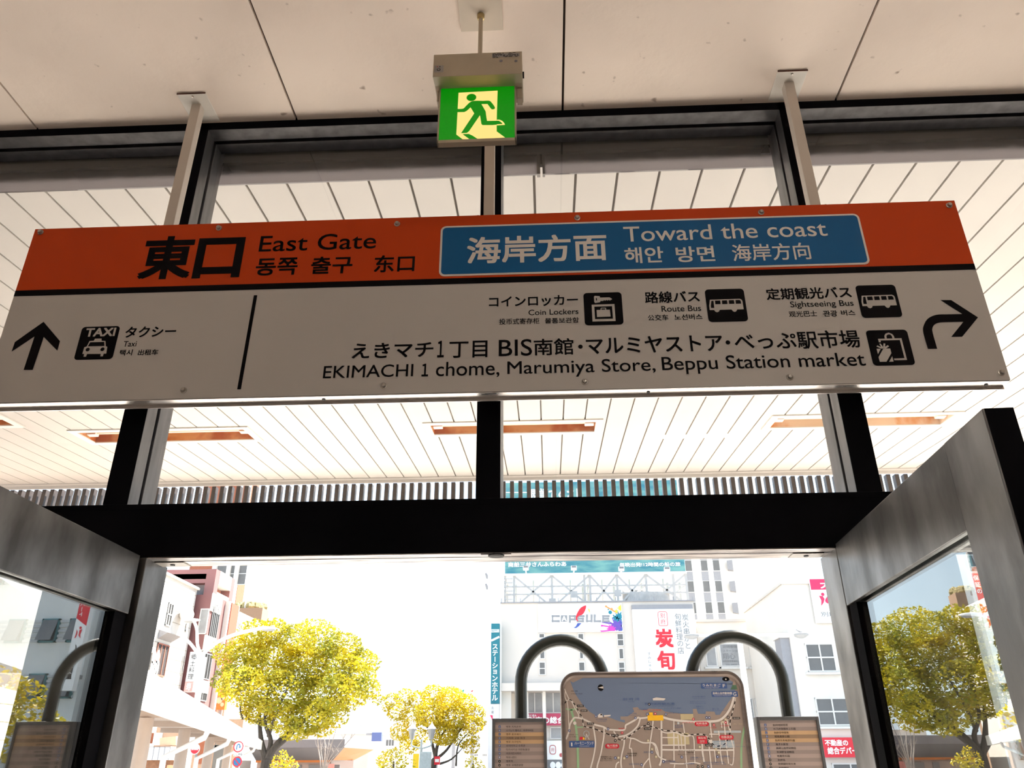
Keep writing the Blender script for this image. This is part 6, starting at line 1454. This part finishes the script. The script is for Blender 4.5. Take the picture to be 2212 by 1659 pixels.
# bird on the lamp
qb = Vector((xh1 - 0.02, Yr2, zq2 + 0.052))
bird = MB(); bird.tube([qb + Vector((-.075, 0, .075)), qb + Vector((-.045, 0, .05)), qb + Vector((0, 0, .03)), qb + Vector((.045, 0, .018)), qb + Vector((.085, 0, .012))], [0.008, 0.018, 0.024, 0.017, 0.006], 10)
bird.ell((qb.x - .065, qb.y, qb.z + .068), .017, .015, .016, 10, 6); bird.tube([qb + Vector((-.08, 0, .068)), qb + Vector((-.105, 0, .062))], [0.006, 0.001], 6)
for s in (-.008, .008): bird.tube([qb + Vector((-.005, s, .018)), qb + Vector((-.005, s, -.008))], 0.003, 5)
o = bird.build('bird', M_GREYINK, None, smooth=True); tag(o, 'small dark bird perched on the right head of the twin street lamp', 'bird')

# old style double lantern
Yd = 40.0
dl = thing('lantern_post', 'pale grey old style lamp post with two lanterns in front of the middle tree', 'street lamp', (at(909, 1640, Y=Yd).x, Yd, GZ))
xd = at(909, 1640, Y=Yd).x
M_LG = mat('grey_green_iron', (0.40, 0.46, 0.48), 0.5, noise=.15, nscale=9)
zl0 = at(909, 1612, Y=Yd).z
MB().tube([(xd, Yd, GZ), (xd, Yd, zl0 + .3)], [0.09, 0.06], 12).build('pole', M_LG, dl, smooth=True)
for u in (890, 932):
    x = at(u, 1590, Y=Yd).x; zb0 = at(u, 1597, Y=Yd).z; zt0 = at(u, 1575, Y=Yd).z; zt1 = at(u, 1562, Y=Yd).z
    MB().tube(smooth_path([Vector((xd, Yd, zl0 - .1)), Vector(((x + xd) / 2, Yd, zl0 - .05)), Vector((x, Yd, zl0 + .05)), Vector((x, Yd, zb0))], 4), 0.035, 8).build('arm', M_LG, dl, smooth=True)
    ln = MB().lathe([(0.10, zb0), (0.20, zt0)], (x, Yd, 0), 'Z', 8).build('lantern_glass', M_WINL, dl)
    MB().lathe([(0.22, zt0), (0.23, zt0 + .02), (0.08, zt0 + (zt1 - zt0) * .7), (0.03, zt1), (0.01, zt1 + .08)], (x, Yd, 0), 'Z', 10).build('lantern_cap', M_TWHITE, ln)
bn = MB(); q = PB(Yd - .3, 891, 1628, 904, 1690); bn.box(q[0], q[1], Yd - .3, Yd - .28, q[2], q[3])
o = bn.build('yellow_banner', M_YEL); tag(o, 'yellow upright banner beside the old style lamp post', 'banner')
bx = MB(); q = PB(Yd - .4, 906, 1624, 930, 1690); o = bx.box(q[0], q[1], Yd - .4, Yd - .2, q[2], q[3]).build('notice_frame', M_LG); tag(o, 'grey green notice frame at the foot of the lantern post', 'notice board')
t, p, Fc, r = signbox('red_round_sign', 'small red and white sign board below the middle tree', 'sign', 41.0, [938, 1634, 950, 1652], 0.1, M_RED); MB().box(r[0] + .1, r[0] + .16, 41.02, 41.08, GZ, r[2]).build('sign_leg', M_SHADE, t)
b = MB(); Fc.rect(b, r[0] + .04, r[1] - .04, (r[2] + r[3]) / 2 - .07, (r[2] + r[3]) / 2 + .07, .012); b.build('white_bar', M_SW, p)

# ---------------------------------------------------------------- low pavilion with an orange soffit
Yp = 50.0
c0 = at(745, 1597, Y=Yp)
zr1, zr0 = c0.z, at(745, 1615, Y=Yp).z
pv = thing('flat_roofed_pavilion', 'low shop with a flat grey roof and orange underside beyond the trees', 'shop', (c0.x - 4, Yp + 4, GZ))
xl = at(540, 1600, Y=Yp).x
M_PGREY = mat('grey_fascia', (0.17, 0.165, 0.175), .6, noise=.04)
cr = at(808, 1620, Y=Yp + 8.5)
top = [(xl, Yp, zr1), (c0.x, Yp, zr1), (cr.x, Yp + 8.5, zr1), (xl, Yp + 8.5, zr1)]
b = MB(); b.prism(top, (0, 0, -(zr1 - zr0)), caps=True); b.build('roof', M_PGREY, pv)
zs_ = at(700, 1642, Y=Yp + .6).z
b = MB(); b.prism([(xl, Yp - 0.02, zr0), (c0.x, Yp - 0.02, zr0), (c0.x - 1.0, Yp + 1.5, zs_), (xl, Yp + 1.5, zs_)][::-1], (0, 0.05, 0)); b.build('fascia_slope', M_PGREY, pv)
b = MB(); b.prism([(c0.x, Yp, zr0), (cr.x, Yp + 8.5, zr0), (cr.x - 1.4, Yp + 8.5, zs_), (c0.x - 1.0, Yp + 1.5, zs_)], (-0.02, 0.05, 0.03)); b.build('orange_soffit', mat('orange_soffit', (0.52, 0.165, 0.03), .6, noise=.05), pv)
MB().box(xl, c0.x - 1.2, Yp + 1.5, Yp + 1.7, zs_ - .12, zs_ + .04).build('orange_edge', mat('orange_soffit', (0.8, .3, .08)), pv)
MB().box(xl, c0.x - 1.2, Yp + 1.8, Yp + 8, GZ, zs_).build('wall', mat('pinkish_wall', (0.40, 0.32, 0.29), .7, noise=.04), pv)
for u0, u1 in ((640, 652), (668, 735)):
    MB().box(at(u0, 1650, Y=Yp + 1.8).x, at(u1, 1650, Y=Yp + 1.8).x, Yp + 1.72, Yp + 1.8, GZ, zs_ - .25).build('window', M_GREYINK, pv)
MB().box(at(700, 1650, Y=Yp + 1).x, at(722, 1650, Y=Yp + 1).x, Yp + 1.0, Yp + 1.1, GZ, at(700, 1650, Y=Yp + 1).z).build('red_notice', mat('dusty_pink', (0.6, .25, .22), .6, noise=.1), pv)

# far white houses
def far_house(label, Y, x0, y0, x1, wins, m=M_WB):
    X0, X1, _, Z1 = PB(Y, x0, y0, x1, y0 + 0.01)
    t = thing('white_house', label, 'building', ((X0 + X1) / 2, Y + 4, GZ), 'far white buildings')
    MB().box(X0, X1, Y, Y + 8, GZ, Z1).build('wall', m, t)
    MB().box(X0 - .1, X1 + .1, Y - .1, Y + 8, Z1, Z1 + .12).build('roof_edge', M_CB, t)
    for w in wins: window(t, Y, list(w), 3, 1, M_WIN, 0.05)
    return t
far_house('far white house with a navy box sign between the two trees', 84.0, 798, 1590, 866, [(833, 1597, 852, 1612)])
far_house('far white wall of a house between the big tree and the pavilion roof', 92.0, 640, 1588, 800, [])
far_house('far white house below the right of the middle tree', 86.0, 1000, 1624, 1062, [(1020, 1628, 1033, 1634), (1042, 1628, 1052, 1634)])
far_house('far pale block right of the middle tree', 104.0, 1036, 1560, 1056, [])
t, p, Fc, r = signbox('navy_box_sign', 'navy blue box sign on a bracket on the far white house', 'shop sign', 82.5, [803, 1582, 824, 1601], 0.6, mat('navy_board', (0.10, 0.13, 0.30), .5, noise=.05))
MB().box(r[0] - 0.6, r[0] + .05, 82.6, 82.8, r[3] - .25, r[3] - .05).box(r[0] + .3, r[0] + .5, 83.0, 83.99, r[2] + .05, r[2] + .2).build('bracket', M_SHADE, t)
t, p, Fc, r = signbox('rooftop_logo_sign', 'white rooftop sign with red and green petal shapes above the middle tree', 'shop sign', 75.0, [974, 1486, 1030, 1530], 0.4, M_SW)
b = MB()
Fc.poly(b, smooth_path([Fc.px(*q) for q in ((979, 1489), (986, 1488), (991, 1492), (993, 1500), (987, 1498), (981, 1493), (979, 1489))], 3), .02, 0)
Fc.poly(b, [Fc.px(*q) for q in ((993, 1489), (998, 1492), (1003, 1489), (1001, 1495), (997, 1496))], .02, 1)
Fc.poly(b, [Fc.px(*q) for q in ((1019, 1492), (1023, 1490), (1020, 1495), (1017, 1493))], .02, 0)
b.build('petal_logo', [M_RED, mat('green_film', (0.0, .3, .2), .5, noise=.1)], p)
MB().box(r[0] + .2, r[0] + .5, 75.1, 75.3, GZ, r[2]).box(r[1] - .5, r[1] - .2, 75.1, 75.3, GZ, r[2]).build('sign_leg', M_SHADE, t)

# ---------------------------------------------------------------- trees
def leaf_cloud(b, c, R, n, size, flat=0.75):
    for _ in range(n):
        # mostly near the surface of each clump
        while True:
            p = Vector((random.uniform(-1, 1), random.uniform(-1, 1), random.uniform(-1, 1)))
            if 0.05 < p.length < 1: break
        p = p.normalized() * (p.length ** 0.45)
        p = Vector((p.x * R, p.y * R, p.z * R * flat)) + Vector(c)
        s = size * random.uniform(.6, 1.25)
        a = Vector((random.gauss(0, 1), random.gauss(0, 1), random.gauss(0, .5))).normalized()
        q = a.cross(Vector((random.gauss(0, 1), random.gauss(0, 1), random.gauss(0, 1)))).normalized()
        k = len(b.v)
        b.v += [p - a * s * .5, p + q * s * .28, p + a * s * .5, p - q * s * .28]; b.f.append([k, k + 1, k + 2, k + 3]); b.m.append(0)
def branch(b, pts, r0, r1):
    sp_ = smooth_path(pts, 4); n = len(sp_); b.tube(sp_, [r0 + (r1 - r0) * i / (n - 1) for i in range(n)], 8)
def tree(name, label, Y, blobs, trunk, leaf_m, n_per, size, bark=None, depth=1.0, cat='tree'):
    bx_ = at(trunk[0][0][0], trunk[0][0][1], Y=Y)
    t = thing(name, label, cat, (bx_.x, Y, GZ))
    b = MB()
    for i, (u, v, r) in enumerate(blobs):
        c = at(u, v, Y=Y); R = abs(at(u + r, v, Y=Y).x - c.x)
        k = 2 if r > 30 else 1
        for j in range(k):
            dy = random.uniform(-1, 1) * 2.2 * depth if j else random.uniform(-.6, .6) * depth
            leaf_cloud(b, (c.x, Y + dy, c.z), R, int(n_per * R * R), size)
    o = b.build('foliage', leaf_m, t)
    for i, (limb) in enumerate(trunk):
        *pts, r0, r1 = limb
        P = [at(u, v, Y=Y) + Vector((0, dy, 0)) for (u, v, dy) in [(q[0], q[1], q[2] if len(q) > 2 else 0) for q in pts]]
        if i == 0: P = [Vector((P[0].x, Y, GZ))] + P
        bb_ = MB(); branch(bb_, [tuple(p) for p in P], r0, r1); bb_.build('trunk' if i == 0 else 'branch', bark or M_BARK, t, smooth=True)
    return t
random.seed(31)
tree('street_tree', 'big spreading tree with yellow green leaves left of the doorway', 36.0,
     [(560, 1372, 38), (598, 1366, 34), (640, 1384, 44), (700, 1385, 46), (745, 1400, 42), (780, 1425, 32), (520, 1395, 40), (490, 1415, 26), (535, 1430, 52), (590, 1430, 60), (650, 1440, 62), (710, 1440, 60), (765, 1458, 46), (795, 1488, 32), (520, 1475, 42), (560, 1490, 50), (620, 1500, 58), (690, 1500, 60), (750, 1500, 46), (560, 1535, 38), (610, 1545, 44), (670, 1550, 48), (720, 1545, 36), (650, 1575, 32), (700, 1572, 26), (540, 1520, 26), (470, 1400, 14), (812, 1510, 16)],
     [[(574, 1655), (576, 1640), .26, .22], [(576, 1640), (600, 1605), (618, 1580, .4), (640, 1550, .8), .17, .06], [(575, 1645), (566, 1610), (562, 1580), (560, 1540), (556, 1500), .16, .04], [(576, 1640), (585, 1600), (580, 1560, -.5), (590, 1500, -.8), .14, .04], [(592, 1618), (625, 1590), (660, 1555), (700, 1510, .5), .12, .03], [(562, 1620), (545, 1600), (535, 1590), .07, .02], [(580, 1590), (610, 1540, -.8), (640, 1480, -1), .09, .03], [(533, 1555, -.5), (527, 1530, -.5), (535, 1510, -.5), .04, .02], [(556, 1560), (533, 1550), (528, 1520), .06, .02]],
     M_LEAF, 700, 0.16, depth=1.0)
tree('street_tree', 'medium tree with bright yellow leaves behind the double lantern', 46.0,
     [(848, 1512, 18), (872, 1505, 24), (905, 1510, 26), (940, 1502, 28), (975, 1510, 32), (1005, 1520, 28), (1025, 1540, 24), (860, 1540, 24), (890, 1545, 30), (935, 1545, 34), (980, 1548, 36), (1020, 1565, 26), (865, 1580, 26), (895, 1590, 30), (960, 1585, 32), (1005, 1592, 30), (880, 1612, 22), (1015, 1612, 20), (835, 1530, 10), (1038, 1560, 12)],
     [[(935, 1655), (940, 1640), .2, .16], [(940, 1640), (945, 1610), (960, 1580), (985, 1545), .12, .03], [(940, 1635), (932, 1600), (920, 1560), (905, 1530), .10, .03], [(942, 1640), (965, 1620), (985, 1590), (1000, 1570), .09, .03], [(942, 1625), (950, 1590), (940, 1560), .07, .02], [(950, 1650), (975, 1640), (1000, 1615), .07, .02], [(985, 1655), (990, 1610), (1015, 1580), .06, .02]],
     M_LEAF2, 1100, 0.15, depth=.9)
tree('round_shrub', 'small round yellow green shrub below the big tree', 30.0, [(612, 1645, 24), (600, 1655, 20), (628, 1655, 18), (614, 1630, 12)], [[(612, 1658), (612, 1645), .05, .03]], M_LEAF2, 900, 0.10, depth=.3, cat='shrub')
tree('round_shrub', 'yellow green shrub left of the lantern post', 34.0, [(850, 1645, 32), (830, 1652, 18), (875, 1650, 22), (850, 1628, 18), (820, 1640, 10)], [[(850, 1658), (850, 1645), .05, .03]], M_LEAF2, 520, 0.12, depth=.4, cat='shrub')
tree('round_shrub', 'small yellow shrub beside the left list panel', 34.0, [(1022, 1650, 20), (1035, 1655, 14), (1018, 1642, 12)], [[(1022, 1659), (1022, 1650), .05, .03]], M_LEAF2, 620, 0.11, depth=.3, cat='shrub')
# slender bare tree
Yb2 = 45.0
tb2 = thing('bare_tree', 'slender bare multi stemmed tree in front of the pavilion', 'tree', (at(700, 1658, Y=Yb2).x, Yb2, GZ))
random.seed(17)
for i, (u, du) in enumerate(((693, -14), (697, -6), (700, 2), (702, 14), (704, 28), (706, 48), (708, 70))):
    bb_ = MB(); p0 = at(u, 1655, Y=Yb2); P = [(p0.x, Yb2, GZ), tuple(p0)] + [tuple(at(u + du * f + random.uniform(-2, 2), 1655 - hgt * f, Y=Yb2 + random.uniform(-.3, .3))) for f in (.35, .7, 1.0) for hgt in ((100 if i < 5 else 85),)]
    branch(bb_, P, .055 if i in (0, 2) else .03, .008)
    for k in range(6):
        q = Vector(P[2 + k % 3]); e = q + Vector((random.uniform(-.35, .35), random.uniform(-.2, .2), random.uniform(.25, .6))); bb_.tube([tuple(q), tuple((q + e) / 2 + Vector((random.uniform(-.05, .05), 0, 0))), tuple(e)], [.012, .009, .004], 5)
    bb_.build('stem', M_BARK2, tb2, smooth=True)
# small tree mirrored in the left screen, in front of the grey building
tm = thing('street_tree', 'small yellow green tree mirrored in the left glass screen', 'tree', (17.6, 24.0, GZ))
b = MB()
for (x, y, z, R) in ((15.6, 24.0, 3.9, .75), (15.9, 24.3, 3.0, .9), (14.6, 24.0, 2.9, .8), (13.9, 24, 2.6, .7), (16.3, 24.0, 2.4, .7), (14.9, 24.2, 3.6, .6), (15.2, 24, 2.2, .8)):
    leaf_cloud(b, (x, y, z), R, int(420 * R * R), .20)
b.build('foliage', M_LEAF2, tm)
bb_ = MB(); branch(bb_, [(15.2, 24, GZ), (15.2, 24, 1.2), (15.4, 24, 2.4), (15.6, 24, 3.6)], .12, .03); bb_.build('trunk', M_BARK, tm, smooth=True)
tm.location = (15.2, 24.0, GZ)
for ch in tm.children: ch.location = (2.4, 0, 0)
